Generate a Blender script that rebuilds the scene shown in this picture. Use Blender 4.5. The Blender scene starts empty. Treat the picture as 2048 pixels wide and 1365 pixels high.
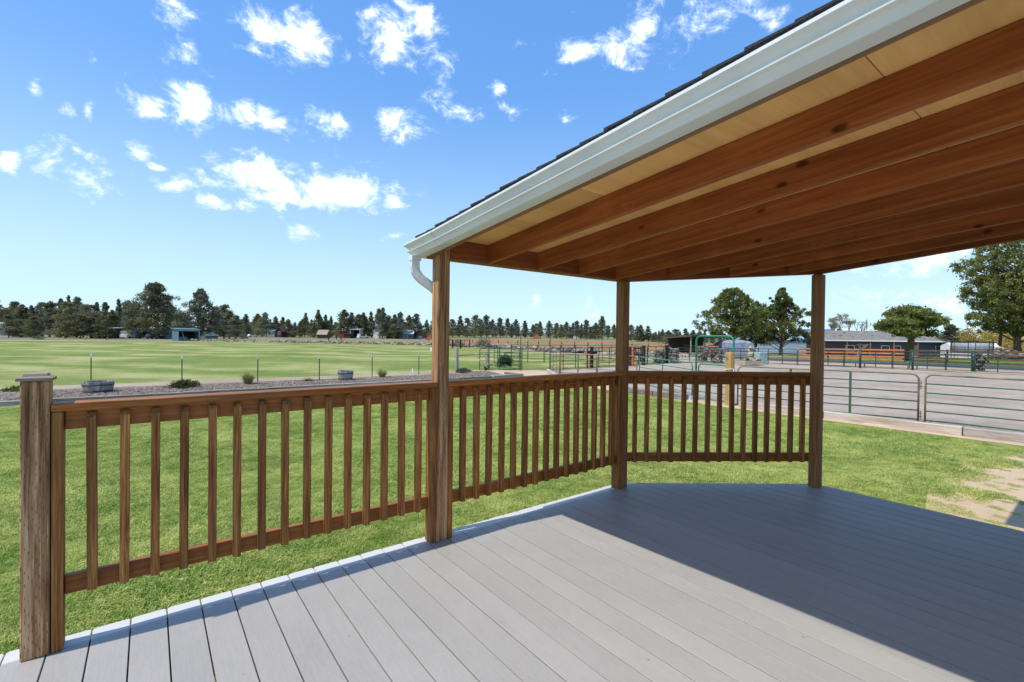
import bpy, bmesh, math, random
import numpy as np
from mathutils import Vector, Matrix

SC = bpy.context.scene
COL = SC.collection
random.seed(7)
RNG = np.random.default_rng(7)
PI = math.pi

# ------------------------------------------------------------------ camera
# world: X runs along the left edge of the deck (away to the right), Y outwards over the lawn, Z up; deck surface at z = 0
FPX, YAW, PITCH, ROLL = 942.0, 0.656232, -0.010324, 0.011611
CAM = Vector((0.0668, -2.9410, 1.3990))
GZ = -0.55                                   # level of the lawn
_fw = Vector((math.sin(YAW)*math.cos(PITCH), math.cos(YAW)*math.cos(PITCH), math.sin(PITCH)))
_rt = Vector((math.cos(YAW), -math.sin(YAW), 0.0))
_up = _rt.cross(_fw)
_r2 = math.cos(ROLL)*_rt + math.sin(ROLL)*_up
_u2 = -math.sin(ROLL)*_rt + math.cos(ROLL)*_up
cam = bpy.data.cameras.new('camera')
cam.sensor_fit = 'HORIZONTAL'; cam.sensor_width = 36.0
cam.lens = FPX/2048*36.0
cam.clip_start = 0.05; cam.clip_end = 6000
camo = bpy.data.objects.new('camera', cam); COL.objects.link(camo)
m3 = Matrix((_r2, _u2, -_fw)).transposed()
camo.matrix_world = Matrix.Translation(CAM) @ m3.to_4x4()
SC.camera = camo

def ray(px, py):
    return ((px-1024)/FPX)*_r2 - ((py-682.5)/FPX)*_u2 + _fw

# ------------------------------------------------------------------ light, sky, exposure
SUN_K, SUN_KV = 0.585, 0.077                 # metres of shadow per metre of height, along +X and -Y
SUN_EL = math.atan(1/math.hypot(SUN_K, SUN_KV))
SUN_ROT = math.atan2(-SUN_K, SUN_KV)
SUN_STRENGTH, SKY_STRENGTH, EXPOSURE = 2.0, 0.15, 1.12
sun = bpy.data.lights.new('sun', 'SUN'); sun.energy = SUN_STRENGTH; sun.angle = math.radians(0.55); sun.color = (1.0, 0.965, 0.90)
suno = bpy.data.objects.new('sun', sun); COL.objects.link(suno)
suno.rotation_euler = Vector((SUN_K, -SUN_KV, -1)).to_track_quat('-Z', 'Y').to_euler()
suno.location = (-20, 3, 40)
vs = SC.view_settings
vs.view_transform = 'Standard'; vs.look = 'None'; vs.exposure = EXPOSURE; vs.gamma = 1.0; vs.use_curve_mapping = False

class NT:
    def __init__(s, tree): s.t = tree; s.n = tree.nodes; s.l = tree.links
    def new(s, typ, **kw):
        nd = s.n.new(typ)
        for k, v in kw.items(): setattr(nd, k, v)
        return nd
    def put(s, sock, v):
        if isinstance(v, bpy.types.NodeSocket): s.l.new(v, sock)
        elif v is not None: sock.default_value = v
    def math(s, op, a, b=None, c=None, clamp=False):
        nd = s.new('ShaderNodeMath', operation=op); nd.use_clamp = clamp
        s.put(nd.inputs[0], a); s.put(nd.inputs[1], b)
        if c is not None: s.put(nd.inputs[2], c)
        return nd.outputs[0]
    def vec(s, op, a, b=None):
        nd = s.new('ShaderNodeVectorMath', operation=op)
        s.put(nd.inputs[0], a)
        if b is not None: s.put(nd.inputs[1], b)
        return nd.outputs['Value'] if op in ('LENGTH', 'DOT_PRODUCT') else nd.outputs[0]
    def noise(s, vec, scale, detail=4, rough=0.55, dist=0.0, dim='3D'):
        nd = s.new('ShaderNodeTexNoise'); nd.noise_dimensions = dim
        s.put(nd.inputs['Vector'], vec); nd.inputs['Scale'].default_value = scale
        nd.inputs['Detail'].default_value = detail; nd.inputs['Roughness'].default_value = rough; nd.inputs['Distortion'].default_value = dist
        return nd.outputs['Fac']
    def ramp(s, fac, stops, interp='LINEAR'):
        nd = s.new('ShaderNodeValToRGB'); cr = nd.color_ramp; cr.interpolation = interp
        while len(cr.elements) < len(stops): cr.elements.new(0.5)
        for e, (p, c) in zip(cr.elements, stops):
            e.position = p; e.color = (*c, 1) if len(c) == 3 else c
        s.put(nd.inputs[0], fac); return nd.outputs[0]
    def mix(s, fac, a, b, mode='MIX'):
        nd = s.new('ShaderNodeMix'); nd.data_type = 'RGBA'; nd.blend_type = mode
        s.put(nd.inputs[0], fac)
        for k, v in ((6, a), (7, b)):
            if isinstance(v, (tuple, list)) and len(v) == 3: v = (*v, 1)
            s.put(nd.inputs[k], v)
        return nd.outputs[2]
    def smooth(s, v, lo, hi):
        nd = s.new('ShaderNodeMapRange', interpolation_type='SMOOTHSTEP')
        s.put(nd.inputs[0], v); nd.inputs[1].default_value = lo; nd.inputs[2].default_value = hi
        return nd.outputs[0]
    def comb(s, x, y, z):
        nd = s.new('ShaderNodeCombineXYZ')
        for i, v in enumerate((x, y, z)): s.put(nd.inputs[i], v)
        return nd.outputs[0]

world = bpy.data.worlds.new('World'); SC.world = world; world.use_nodes = True
def build_world():
    t = NT(world.node_tree); t.n.clear()
    out = t.new('ShaderNodeOutputWorld'); bg = t.new('ShaderNodeBackground')
    sky = t.new('ShaderNodeTexSky', sky_type='NISHITA')
    sky.sun_disc = False; sky.sun_elevation = SUN_EL; sky.sun_rotation = SUN_ROT
    sky.altitude = 900; sky.air_density = 1.0; sky.dust_density = 0.55; sky.ozone_density = 1.6
    tc = t.new('ShaderNodeTexCoord'); d = t.vec('NORMALIZE', tc.outputs['Generated'])
    sep = t.new('ShaderNodeSeparateXYZ'); t.l.new(d, sep.inputs[0])
    az = t.math('ARCTAN2', sep.outputs[0], sep.outputs[1]); el = t.math('ARCSINE', sep.outputs[2])
    ae = t.comb(az, el, 0.0)
    clouds = [  # photo x, y, half width, half height, solidity
        (352,8,56,42,1.0),(610,80,78,62,1.15),(520,62,55,46,.62),(785,72,70,80,1.3),(850,60,36,46,1.0),(388,216,58,60,1.15),(300,206,55,36,.8),
        (535,246,84,30,.95),(670,248,50,31,1.0),(797,250,60,40,1.05),(520,362,112,62,1.25),(690,384,112,58,1.0),(425,402,40,18,.8),(490,408,45,18,.75),(600,455,50,24,.85),
        (790,405,36,32,.75),(185,370,70,36,.9),(100,322,52,46,.68),(18,318,28,30,.85),(178,310,36,18,.6),(345,372,62,18,.72),(370,120,28,26,.55),
        (885,172,34,52,.55),(1000,178,20,17,.7),(1026,220,30,26,.75),(1310,70,52,66,.55),(1400,28,90,52,.62),(1185,100,80,42,.5),(1870,520,120,46,.55),(1770,592,150,24,.5),
        (1900,612,90,44,.45),(1072,608,10,20,.6),(1192,632,30,28,.4),(136,226,22,15,.7),(190,118,13,13,.6),(68,172,16,18,.55),(176,220,14,26,.5),(315,335,20,10,.6),
        (1130,235,18,14,.6),(925,222,30,16,.5),(820,130,26,22,.65),(280,306,30,14,.6),(780,470,28,12,.55),(1545,45,26,30,.5),(2010,560,70,60,.6)]
    # the glare of the low sky is held back and stays blue, as in the clear spring air of the photograph
    hs = t.new('ShaderNodeSeparateColor', mode='HSV'); t.l.new(sky.outputs[0], hs.inputs[0])
    val = t.math('DIVIDE', hs.outputs[2], t.math('MULTIPLY_ADD', hs.outputs[2], 0.212, 0.46))
    gc = t.new('ShaderNodeCombineColor', mode='HSV'); t.put(gc.inputs[0], hs.outputs[0]); t.put(gc.inputs[1], t.math('MULTIPLY', hs.outputs[1], 1.22, clamp=True)); t.put(gc.inputs[2], val)
    low = t.math('SUBTRACT', 1.0, t.smooth(el, -0.05, 0.5))
    skyc = t.mix(t.math('MULTIPLY', low, 0.9), gc.outputs[0], t.mix(1.0, (0.575, 0.815, 0.99), t.comb(val, val, val), 'MULTIPLY'))
    acc = None
    for x, y, w, h, k in clouds:
        r = ray(x, y).normalized()
        ra = ray(x+2, y).normalized(); rb = ray(x, y-2).normalized()
        A, E = math.atan2(r.x, r.y), math.asin(r.z)
        sx = abs(math.atan2(ra.x, ra.y)-A)/2*w*.92; sy = abs(math.asin(rb.z)-E)/2*h*.92; k *= .78
        v = t.vec('MULTIPLY', t.vec('SUBTRACT', ae, (A, E, 0)), (1/sx, 1/sy, 0))
        m = t.math('MULTIPLY', t.math('SUBTRACT', 1.0, t.vec('LENGTH', v)), k)
        acc = m if acc is None else t.math('MAXIMUM', acc, m)
    acc = t.math('MAXIMUM', acc, -0.62)
    stretch = t.vec('MULTIPLY', d, (1, 1, 1.5))
    n1 = t.noise(stretch, 17.0, 12, 0.68, 0.35); n2 = t.noise(stretch, 5.0, 3, 0.5)
    den = t.math('ADD', acc, t.math('MULTIPLY', t.math('SUBTRACT', n1, 0.47), 3.4))
    den = t.math('ADD', den, t.math('MULTIPLY', t.math('SUBTRACT', n2, 0.55), 0.7))
    mask = t.math('POWER', t.smooth(den, 0.0, 1.15), 1.15)
    fade = t.smooth(el, 0.0, 0.12)
    mask = t.math('MULTIPLY', mask, t.math('MULTIPLY_ADD', fade, 0.65, 0.35))
    shade = t.smooth(den, 0.35, 1.3)
    ccol = t.mix(shade, (5.0, 5.3, 5.7), (8.0, 8.05, 8.1))
    colr = t.mix(mask, skyc, ccol)
    t.l.new(colr, bg.inputs[0]); bg.inputs[1].default_value = SKY_STRENGTH
    t.l.new(bg.outputs[0], out.inputs[0])
build_world()
world.cycles.sampling_method = 'NONE'
SC.cycles.diffuse_bounces = 6; SC.cycles.max_bounces = 10; SC.cycles.transparent_max_bounces = 4

# ------------------------------------------------------------------ helpers
def sstep(a, b, x):
    t = min(1.0, max(0.0, (x-a)/(b-a))); return t*t*(3-2*t)
def terrain(x, y):
    dx, dy = x-CAM.x, y-CAM.y
    d = dx*_fw.x + dy*_fw.y; l = dx*_rt.x + dy*_rt.y
    if d < 1: return GZ
    z = GZ - 0.95*sstep(0.25, 0.6, l/d)*sstep(34, 95, d)
    if d > 220: z += 0.012*(d-220)*(1-sstep(0.45, 0.8, l/d)*0.6)
    return z
def at(px, py, up=0.0):
    """the spot on the ground that lies at this place of the picture"""
    r = ray(px, py); z = GZ
    for _ in range(12):
        t = (z+up-CAM.z)/r.z; p = CAM + r*t; z = terrain(p.x, p.y)
    return Vector((p.x, p.y, z))
def far(px, dist):
    """a spot on the ground in the direction of picture column px, dist metres of depth from the camera"""
    r = ray(px, 672); k = dist/(r.x*_fw.x + r.y*_fw.y)
    x, y = CAM.x+r.x*k, CAM.y+r.y*k
    return Vector((x, y, terrain(x, y)))
def height_at(p, py):
    """height above p that reaches picture row py"""
    d = (p.x-CAM.x)*_fw.x + (p.y-CAM.y)*_fw.y
    lat = (p.x-CAM.x)*_rt.x + (p.y-CAM.y)*_rt.y
    hor = 682.5 + FPX*math.tan(PITCH) + ROLL*(lat/d*FPX)
    return CAM.z + (hor-py)*d/FPX - p.z

def tag(o, label=None, cat=None, group=None, kind=None):
    if label: o['label'] = label
    if cat: o['category'] = cat
    if group: o['group'] = group
    if kind: o['kind'] = kind
    return o
def empty(name, loc=(0, 0, 0), rz=0.0):
    o = bpy.data.objects.new(name, None); COL.objects.link(o)
    o.location = loc; o.rotation_euler = (0, 0, rz); o.empty_display_size = 0.2
    return o
def obj(name, me, mat=None, parent=None, loc=(0, 0, 0), rot=(0, 0, 0), scale=None):
    o = bpy.data.objects.new(name, me); COL.objects.link(o)
    if mat is not None and len(me.materials) == 0: me.materials.append(mat)
    if parent is not None: o.parent = parent
    o.location = loc; o.rotation_euler = rot
    if scale is not None: o.scale = scale
    return o
def copy_tree(o, parent=None):
    c = o.copy(); COL.objects.link(c); c.parent = parent
    for ch in list(o.children): copy_tree(ch, c)
    return c
_boxes = {}
def box_mesh(size, bevel, mat):
    key = (tuple(round(s, 4) for s in size), bevel, mat.name)
    if key in _boxes: return _boxes[key]
    bm = bmesh.new(); bmesh.ops.create_cube(bm, size=1.0)
    bmesh.ops.scale(bm, vec=size, verts=bm.verts)
    if bevel > 0: bmesh.ops.bevel(bm, geom=list(bm.edges), offset=bevel, segments=1, affect='EDGES', profile=0.5)
    me = bpy.data.meshes.new('box'); bm.to_mesh(me); bm.free()
    me.materials.append(mat); _boxes[key] = me; return me
def box(name, size, loc, mat, parent=None, rot=(0, 0, 0), bevel=0.0):
    return obj(name, box_mesh(size, bevel, mat), None, parent, loc, rot)

class MB:
    def __init__(s): s.v = []; s.f = []
    def quadbox(s, c, sz, rz=0.0):
        cx, cy, cz = c; a, b, h = sz[0]/2, sz[1]/2, sz[2]/2; n = len(s.v); co, si = math.cos(rz), math.sin(rz)
        for dz in (-h, h):
            for dx, dy in ((-a, -b), (a, -b), (a, b), (-a, b)):
                s.v.append((cx+dx*co-dy*si, cy+dx*si+dy*co, cz+dz))
        s.f += [tuple(n+i for i in q) for q in ((3,2,1,0),(4,5,6,7),(0,1,5,4),(1,2,6,5),(2,3,7,6),(3,0,4,7))]
        return s
    def tube(s, pts, r, k=8, caps=True):
        pts = [Vector(p) for p in pts]; n0 = len(s.v)
        rr = r if isinstance(r, (list, tuple)) else [r]*len(pts)
        ref = None
        for i, p in enumerate(pts):
            tdir = (pts[min(i+1, len(pts)-1)] - pts[max(i-1, 0)]).normalized()
            if ref is None:
                ref = Vector((0, 0, 1)) if abs(tdir.z) < 0.9 else Vector((1, 0, 0))
            a = tdir.cross(ref).normalized(); b = a.cross(tdir).normalized(); ref = b
            for j in range(k):
                w = 2*PI*j/k
                s.v.append(tuple(p + (a*math.cos(w) + b*math.sin(w))*rr[i]))
        for i in range(len(pts)-1):
            for j in range(k):
                a0 = n0+i*k+j; a1 = n0+i*k+(j+1) % k
                s.f.append((a0, a1, a1+k, a0+k))
        if caps:
            s.f.append(tuple(n0+j for j in range(k))[::-1]); m = n0+(len(pts)-1)*k
            s.f.append(tuple(m+j for j in range(k)))
        return s
    def prism(s, poly, z0, z1):
        n = len(s.v); k = len(poly)
        s.v += [(x, y, z0) for x, y in poly] + [(x, y, z1) for x, y in poly]
        s.f.append(tuple(range(n+k-1, n-1, -1))); s.f.append(tuple(range(n+k, n+2*k)))
        for i in range(k):
            j = (i+1) % k; s.f.append((n+i, n+j, n+k+j, n+k+i))
        return s
    def lathe(s, prof, k=24, c=(0, 0, 0)):
        n0 = len(s.v)
        for r, z in prof:
            for j in range(k):
                w = 2*PI*j/k; s.v.append((c[0]+r*math.cos(w), c[1]+r*math.sin(w), c[2]+z))
        for i in range(len(prof)-1):
            for j in range(k):
                a0 = n0+i*k+j; a1 = n0+i*k+(j+1) % k; s.f.append((a0, a1, a1+k, a0+k))
        return s
    def face(s, pts):
        n = len(s.v); s.v += [tuple(p) for p in pts]; s.f.append(tuple(range(n, n+len(pts)))); return s
    def mesh(s, smooth=False):
        me = bpy.data.meshes.new('mesh'); me.from_pydata(s.v, [], s.f); me.update()
        if smooth: me.polygons.foreach_set('use_smooth', [True]*len(me.polygons))
        return me
    def build(s, name, mat, parent=None, loc=(0, 0, 0), rot=(0, 0, 0), smooth=False, fix=True):
        me = s.mesh(smooth)
        if fix:
            bm = bmesh.new(); bm.from_mesh(me); bmesh.ops.recalc_face_normals(bm, faces=bm.faces); bm.to_mesh(me); bm.free()
        return obj(name, me, mat, parent, loc, rot)

def np_mesh(verts, nper, mat, tint=None, smooth=False):
    """triangles (nper = 3) or quads (nper = 4) from a flat vertex array, with an own tint value for each"""
    v = np.ascontiguousarray(verts, dtype=np.float32).reshape(-1, 3); n = len(v); nf = n//nper
    me = bpy.data.meshes.new('mesh')
    me.vertices.add(n); me.vertices.foreach_set('co', v.ravel())
    me.loops.add(n); me.loops.foreach_set('vertex_index', np.arange(n, dtype=np.int32))
    me.polygons.add(nf); me.polygons.foreach_set('loop_start', np.arange(nf, dtype=np.int32)*nper)
    me.polygons.foreach_set('loop_total', np.full(nf, nper, dtype=np.int32))
    if tint is not None:
        at_ = me.attributes.new('tint', 'FLOAT', 'POINT'); at_.data.foreach_set('value', np.repeat(np.asarray(tint, dtype=np.float32), nper))
    me.update(); me.validate(); me.materials.append(mat); return me

# ------------------------------------------------------------------ materials
def new_mat(name):
    m = bpy.data.materials.new(name); m.use_nodes = True
    t = NT(m.node_tree); b = t.n['Principled BSDF']; return m, t, b
def simple(name, c, rough=0.6, metal=0.0, var=0.12, scale=6.0, bump=0.0, bscale=40.0, spec=0.4, second=None):
    m, t, b = new_mat(name)
    tc = t.new('ShaderNodeTexCoord'); oi = t.new('ShaderNodeObjectInfo')
    v = t.vec('ADD', tc.outputs['Object'], t.vec('MULTIPLY', t.comb(oi.outputs['Random'], oi.outputs['Random'], oi.outputs['Random']), (17, 31, 47)))
    n = t.noise(v, scale, 5, 0.6)
    lo = tuple(x*(1-var*2) for x in c) if second is None else second; hi = tuple(min(1, x*(1+var*1.4)) for x in c)
    t.put(b.inputs['Base Color'], t.ramp(n, [(0.3, lo), (0.7, hi)]))
    b.inputs['Roughness'].default_value = rough; b.inputs['Metallic'].default_value = metal; b.inputs['Specular IOR Level'].default_value = spec
    if bump:
        bn = t.new('ShaderNodeBump'); bn.inputs['Strength'].default_value = bump; bn.inputs['Distance'].default_value = 0.01
        t.put(bn.inputs['Height'], t.noise(v, bscale, 4, 0.6)); t.l.new(bn.outputs[0], b.inputs['Normal'])
    return m
def wood(name, dark, mid, light, axis='X', fine=60.0, rough=0.62, knots=0.0, marks=False, weather=None, bump=0.35, stain=0.0, spec=0.3, con=(0.30, 0.5, 0.68)):
    m, t, b = new_mat(name)
    tc = t.new('ShaderNodeTexCoord'); oi = t.new('ShaderNodeObjectInfo'); R = oi.outputs['Random']
    off = t.vec('MULTIPLY', t.comb(R, R, R), (13.7, 29.3, 41.9))
    v = t.vec('ADD', tc.outputs['Object'], off)
    sc = {'X': (0.035, 1, 1), 'Y': (1, 0.035, 1), 'Z': (1, 1, 0.035)}[axis]
    sw = {'X': (0.16, 1, 1), 'Y': (1, 0.16, 1), 'Z': (1, 1, 0.16)}[axis]
    vg = t.vec('MULTIPLY', v, sc); vw = t.vec('MULTIPLY', v, sw)
    warp = t.noise(vw, 7.0, 3, 0.5)
    vg2 = t.vec('ADD', vg, t.vec('MULTIPLY', t.comb(warp, warp, warp), (0.02, 0.02, 0.02)))
    g1 = t.noise(vg2, fine, 5, 0.65); g2 = t.noise(vw, 5.0, 4, 0.55); g3 = t.noise(vg2, fine*3.2, 3, 0.6)
    f = t.math('ADD', t.math('MULTIPLY', g1, 0.6), t.math('MULTIPLY', g3, 0.4))
    col = t.ramp(f, [(con[0], dark), (con[1], mid), (con[2], light)])
    col = t.mix(t.math('MULTIPLY', t.smooth(g2, 0.35, 0.75), 0.5), col, t.mix(1.0, col, (0.62, 0.56, 0.52), 'MULTIPLY'))
    bri = t.math('MULTIPLY_ADD', R, 0.46, 0.77)
    col = t.mix(1.0, col, t.comb(bri, bri, bri), 'MULTIPLY')
    hgt = f
    if knots:
        vo = t.new('ShaderNodeTexVoronoi'); vo.feature = 'F1'; vo.inputs['Randomness'].default_value = 1.0
        ks = {'X': (2.0, 4, 4), 'Y': (4, 2.0, 4), 'Z': (4, 4, 2.0)}[axis]
        t.put(vo.inputs['Vector'], t.vec('MULTIPLY', v, ks)); vo.inputs['Scale'].default_value = knots
        kd = t.math('SUBTRACT', 1.0, t.smooth(vo.outputs['Distance'], 0.05, 0.13), clamp=True)
        col = t.mix(t.math('MULTIPLY', kd, 0.85), col, tuple(x*0.25 for x in dark))
    if stain:
        st = t.smooth(t.noise(v, 2.3, 4, 0.65), 0.55, 0.72)
        col = t.mix(t.math('MULTIPLY', st, stain), col, tuple(x*1.8 for x in mid))
    if weather:
        wn = t.smooth(t.noise(vw, 3.1, 5, 0.62), 0.42, 0.66)
        col = t.mix(t.math('MULTIPLY', wn, weather[1]), col, weather[0])
    if marks:       # incisions of pressure-treated timber
        sp = t.new('ShaderNodeSeparateXYZ'); t.l.new(tc.outputs['Object'], sp.inputs[0])
        h = t.math('ADD', sp.outputs[0], sp.outputs[1])
        hc = t.math('DIVIDE', h, 0.0115); fl = t.math('FLOOR', hc); fx = t.math('FRACT', hc)
        fz = t.math('FRACT', t.math('ADD', t.math('DIVIDE', sp.outputs[2], 0.052), t.math('MULTIPLY', fl, 0.377)))
        mk = t.math('MULTIPLY', t.math('LESS_THAN', t.math('ABSOLUTE', t.math('SUBTRACT', fx, 0.5)), 0.10), t.math('LESS_THAN', fz, 0.30))
        mk = t.math('MULTIPLY', mk, t.smooth(t.noise(v, 28, 2, 0.5), 0.38, 0.55))
        col = t.mix(t.math('MULTIPLY', mk, 0.75), col, (0.03, 0.018, 0.012))
        hgt = t.math('SUBTRACT', hgt, t.math('MULTIPLY', mk, 0.8))
    t.put(b.inputs['Base Color'], col)
    b.inputs['Roughness'].default_value = rough; b.inputs['Specular IOR Level'].default_value = spec
    bn = t.new('ShaderNodeBump'); bn.inputs['Strength'].default_value = bump; bn.inputs['Distance'].default_value = 0.004
    t.put(bn.inputs['Height'], hgt); t.l.new(bn.outputs[0], b.inputs['Normal'])
    return m

ST = ((0.14, 0.040, 0.007), (0.40, 0.135, 0.024), (0.64, 0.245, 0.050))
W_RAIL_X = wood('stained_rail_wood', *ST, axis='X', rough=0.5, knots=0.9, weather=((0.17, 0.085, 0.04), 0.35))
W_BAL = wood('stained_baluster_wood', (0.10, 0.032, 0.008), (0.34, 0.135, 0.036), (0.58, 0.275, 0.088), axis='Z', rough=0.65, spec=0.2, weather=((0.17, 0.08, 0.034), 0.35), con=(0.36, 0.5, 0.63))
W_POST = wood('treated_post_wood', (0.10, 0.044, 0.016), (0.35, 0.180, 0.074), (0.62, 0.385, 0.20), axis='Z', fine=34, rough=0.7, marks=True, weather=((0.26, 0.17, 0.10), 0.3), knots=0.6, con=(0.39, 0.5, 0.60))
W_POSTD = wood('dark_post_wood', (0.11, 0.044, 0.014), (0.31, 0.145, 0.052), (0.50, 0.27, 0.115), axis='Z', rough=0.7, weather=((0.20, 0.13, 0.085), 0.45), knots=0.7)
W_CAP = wood('weathered_cap_wood', (0.16, 0.12, 0.09), (0.28, 0.22, 0.17), (0.42, 0.35, 0.28), axis='X', rough=0.8)
W_RAFT = wood('stained_rafter_wood', (0.185, 0.052, 0.018), (0.325, 0.100, 0.033), (0.45, 0.160, 0.055), axis='Y', fine=34, rough=0.65, knots=1.6, stain=0.35, bump=0.2, spec=0.2)
W_BEAM = wood('stained_beam_wood', (0.185, 0.052, 0.018), (0.325, 0.100, 0.033), (0.45, 0.160, 0.055), axis='X', fine=34, rough=0.65, knots=1.3, stain=0.3, bump=0.2, spec=0.2)
W_FASC = wood('fascia_wood', (0.13, 0.055, 0.025), (0.27, 0.12, 0.05), (0.40, 0.20, 0.09), axis='Y', rough=0.6, weather=((0.20, 0.15, 0.11), 0.5))
W_PLY = wood('plywood_sheathing', (0.82, 0.47, 0.165), (0.88, 0.53, 0.20), (0.91, 0.58, 0.245), axis='X', fine=26, rough=0.6, bump=0.08)
W_TIE = wood('weathered_timber', (0.10, 0.075, 0.055), (0.33, 0.28, 0.235), (0.56, 0.51, 0.45), axis='X', fine=30, rough=0.85, weather=((0.10, 0.075, 0.06), 0.6), bump=0.8)
W_TIEP = wood('pale_timber', (0.22, 0.15, 0.10), (0.50, 0.42, 0.35), (0.68, 0.62, 0.55), axis='X', fine=30, rough=0.85, weather=((0.34, 0.22, 0.13), 0.5), bump=0.8)
W_OLD = wood('grey_old_post_wood', (0.13, 0.11, 0.09), (0.30, 0.27, 0.23), (0.48, 0.44, 0.38), axis='Z', rough=0.9)
W_BLACK = wood('creosote_post_wood', (0.012, 0.010, 0.009), (0.03, 0.024, 0.02), (0.06, 0.05, 0.04), axis='Z', rough=0.8)
W_LOG = wood('peeled_log', (0.22, 0.09, 0.02), (0.50, 0.29, 0.09), (0.66, 0.44, 0.18), axis='Z', fine=20, rough=0.6, weather=((0.30, 0.24, 0.18), 0.35), knots=0.8)
W_BARREL = wood('barrel_staves', (0.14, 0.135, 0.13), (0.32, 0.31, 0.295), (0.50, 0.485, 0.46), axis='Z', fine=24, rough=0.85)
W_HANDLE = wood('bleached_handles', (0.40, 0.32, 0.24), (0.62, 0.54, 0.44), (0.78, 0.71, 0.62), axis='Z', rough=0.8)

def deck_mat():
    m, t, b = new_mat('grey_composite_decking')
    tc = t.new('ShaderNodeTexCoord'); oi = t.new('ShaderNodeObjectInfo'); R = oi.outputs['Random']
    geo = t.new('ShaderNodeNewGeometry')
    off = t.vec('MULTIPLY', t.comb(R, R, R), (3.7, 19.3, 7.9)); v = t.vec('ADD', tc.outputs['Object'], off)
    vg = t.vec('MULTIPLY', v, (1, 0.06, 1)); warp = t.noise(t.vec('MULTIPLY', v, (1, 0.3, 1)), 9, 2, 0.5)
    vg2 = t.vec('ADD', vg, t.vec('MULTIPLY', t.comb(warp, warp, warp), (0.06, 0.0, 0.06)))
    g = t.noise(vg2, 70, 4, 0.6); big = t.noise(v, 1.6, 5, 0.6); sp = t.noise(v, 160, 2, 0.5)
    ridg = t.math('ABSOLUTE', t.math('SUBTRACT', g, 0.5))
    line = t.math('SUBTRACT', 1.0, t.smooth(ridg, 0.0, 0.05), clamp=True)
    bri = t.math('ADD', t.math('MULTIPLY_ADD', R, 0.09, 0.905), t.math('MULTIPLY', t.math('SUBTRACT', big, 0.5), 0.30))
    bri = t.math('ADD', bri, t.math('MULTIPLY', t.math('SUBTRACT', sp, 0.5), 0.07))
    bri = t.math('SUBTRACT', bri, t.math('MULTIPLY', line, 0.06))
    spk = t.smooth(t.noise(v, 34, 2, 0.5), 0.735, 0.80); scf = t.smooth(t.noise(t.vec('MULTIPLY', v, (1, 0.35, 1)), 7.0, 5, 0.7), 0.60, 0.78)
    bri = t.math('SUBTRACT', bri, t.math('ADD', t.math('MULTIPLY', spk, 0.35), t.math('MULTIPLY', scf, 0.10)))
    col = t.mix(1.0, (0.384, 0.357, 0.319), t.comb(bri, bri, bri), 'MULTIPLY')
    px = t.new('ShaderNodeSeparateXYZ'); t.l.new(geo.outputs['Position'], px.inputs[0])      # paler strip outside the railing, along the board ends
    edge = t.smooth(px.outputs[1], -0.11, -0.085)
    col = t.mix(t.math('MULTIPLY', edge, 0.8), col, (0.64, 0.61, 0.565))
    t.put(b.inputs['Base Color'], col); b.inputs['Roughness'].default_value = 0.55; b.inputs['Specular IOR Level'].default_value = 0.45
    bn = t.new('ShaderNodeBump'); bn.inputs['Strength'].default_value = 0.35; bn.inputs['Distance'].default_value = 0.003
    t.put(bn.inputs['Height'], t.math('ADD', g, t.math('MULTIPLY', sp, 0.3))); t.l.new(bn.outputs[0], b.inputs['Normal'])
    return m
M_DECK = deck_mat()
M_GUT = simple('white_gutter_metal', (0.74, 0.75, 0.75), rough=0.32, var=0.045, scale=2.5, spec=0.6)
M_SHIN = simple('charcoal_shingle', (0.045, 0.047, 0.052), rough=0.95, var=0.3, scale=60, bump=0.6, bscale=300)
M_GREEN = simple('green_pipe_paint', (0.035, 0.125, 0.075), rough=0.45, var=0.25, scale=4, second=(0.055, 0.075, 0.04))
M_RUST = simple('rusty_green_pipe', (0.15, 0.13, 0.06), rough=0.7, var=0.35, scale=5, second=(0.30, 0.14, 0.055))
M_WORN = simple('worn_tan_green_pipe', (0.30, 0.19, 0.095), rough=0.7, var=0.3, scale=2.5, second=(0.07, 0.11, 0.06))
M_BRIGHTG = simple('bright_green_pipe_paint', (0.03, 0.23, 0.14), rough=0.4, var=0.15, scale=4)
M_DKG = simple('dark_green_pipe_paint', (0.022, 0.065, 0.05), rough=0.5, var=0.25, scale=4)
M_ORANGE = simple('orange_fence_paint', (0.62, 0.185, 0.065), rough=0.6, var=0.15, scale=3)
M_RUSTP = simple('brown_orange_porch_post', (0.34, 0.13, 0.06), rough=0.7, var=0.15)
M_BROWNF = simple('brown_fence_board', (0.14, 0.075, 0.045), rough=0.8, var=0.2, scale=3)
M_TPOST = simple('green_steel_post', (0.05, 0.065, 0.05), rough=0.6, var=0.2)
M_WHITE = simple('white_paint', (0.78, 0.78, 0.77), rough=0.5, var=0.05)
M_WIRE = simple('galvanised_wire', (0.42, 0.43, 0.43), rough=0.4, metal=0.6, var=0.05)
M_STEEL = simple('rusted_iron', (0.09, 0.06, 0.045), rough=0.75, var=0.3)
M_STONE = simple('lava_stone', (0.30, 0.27, 0.245), rough=0.95, var=0.4, scale=3, bump=0.7, bscale=12)
M_DKSTONE = simple('dark_lava_stone', (0.13, 0.115, 0.105), rough=0.95, var=0.5, scale=3, bump=0.7, bscale=12)
M_BARK = simple('pine_bark', (0.16, 0.09, 0.06), rough=0.95, var=0.35, scale=5, bump=0.9, bscale=9)
M_BARKG = simple('grey_bark', (0.16, 0.13, 0.105), rough=0.95, var=0.3, scale=5, bump=0.8, bscale=10)
M_TWIG = simple('pale_twig', (0.42, 0.36, 0.27), rough=0.9, var=0.2)
M_BLUEW = simple('pale_blue_siding', (0.36, 0.46, 0.55), rough=0.7, var=0.06)
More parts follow.
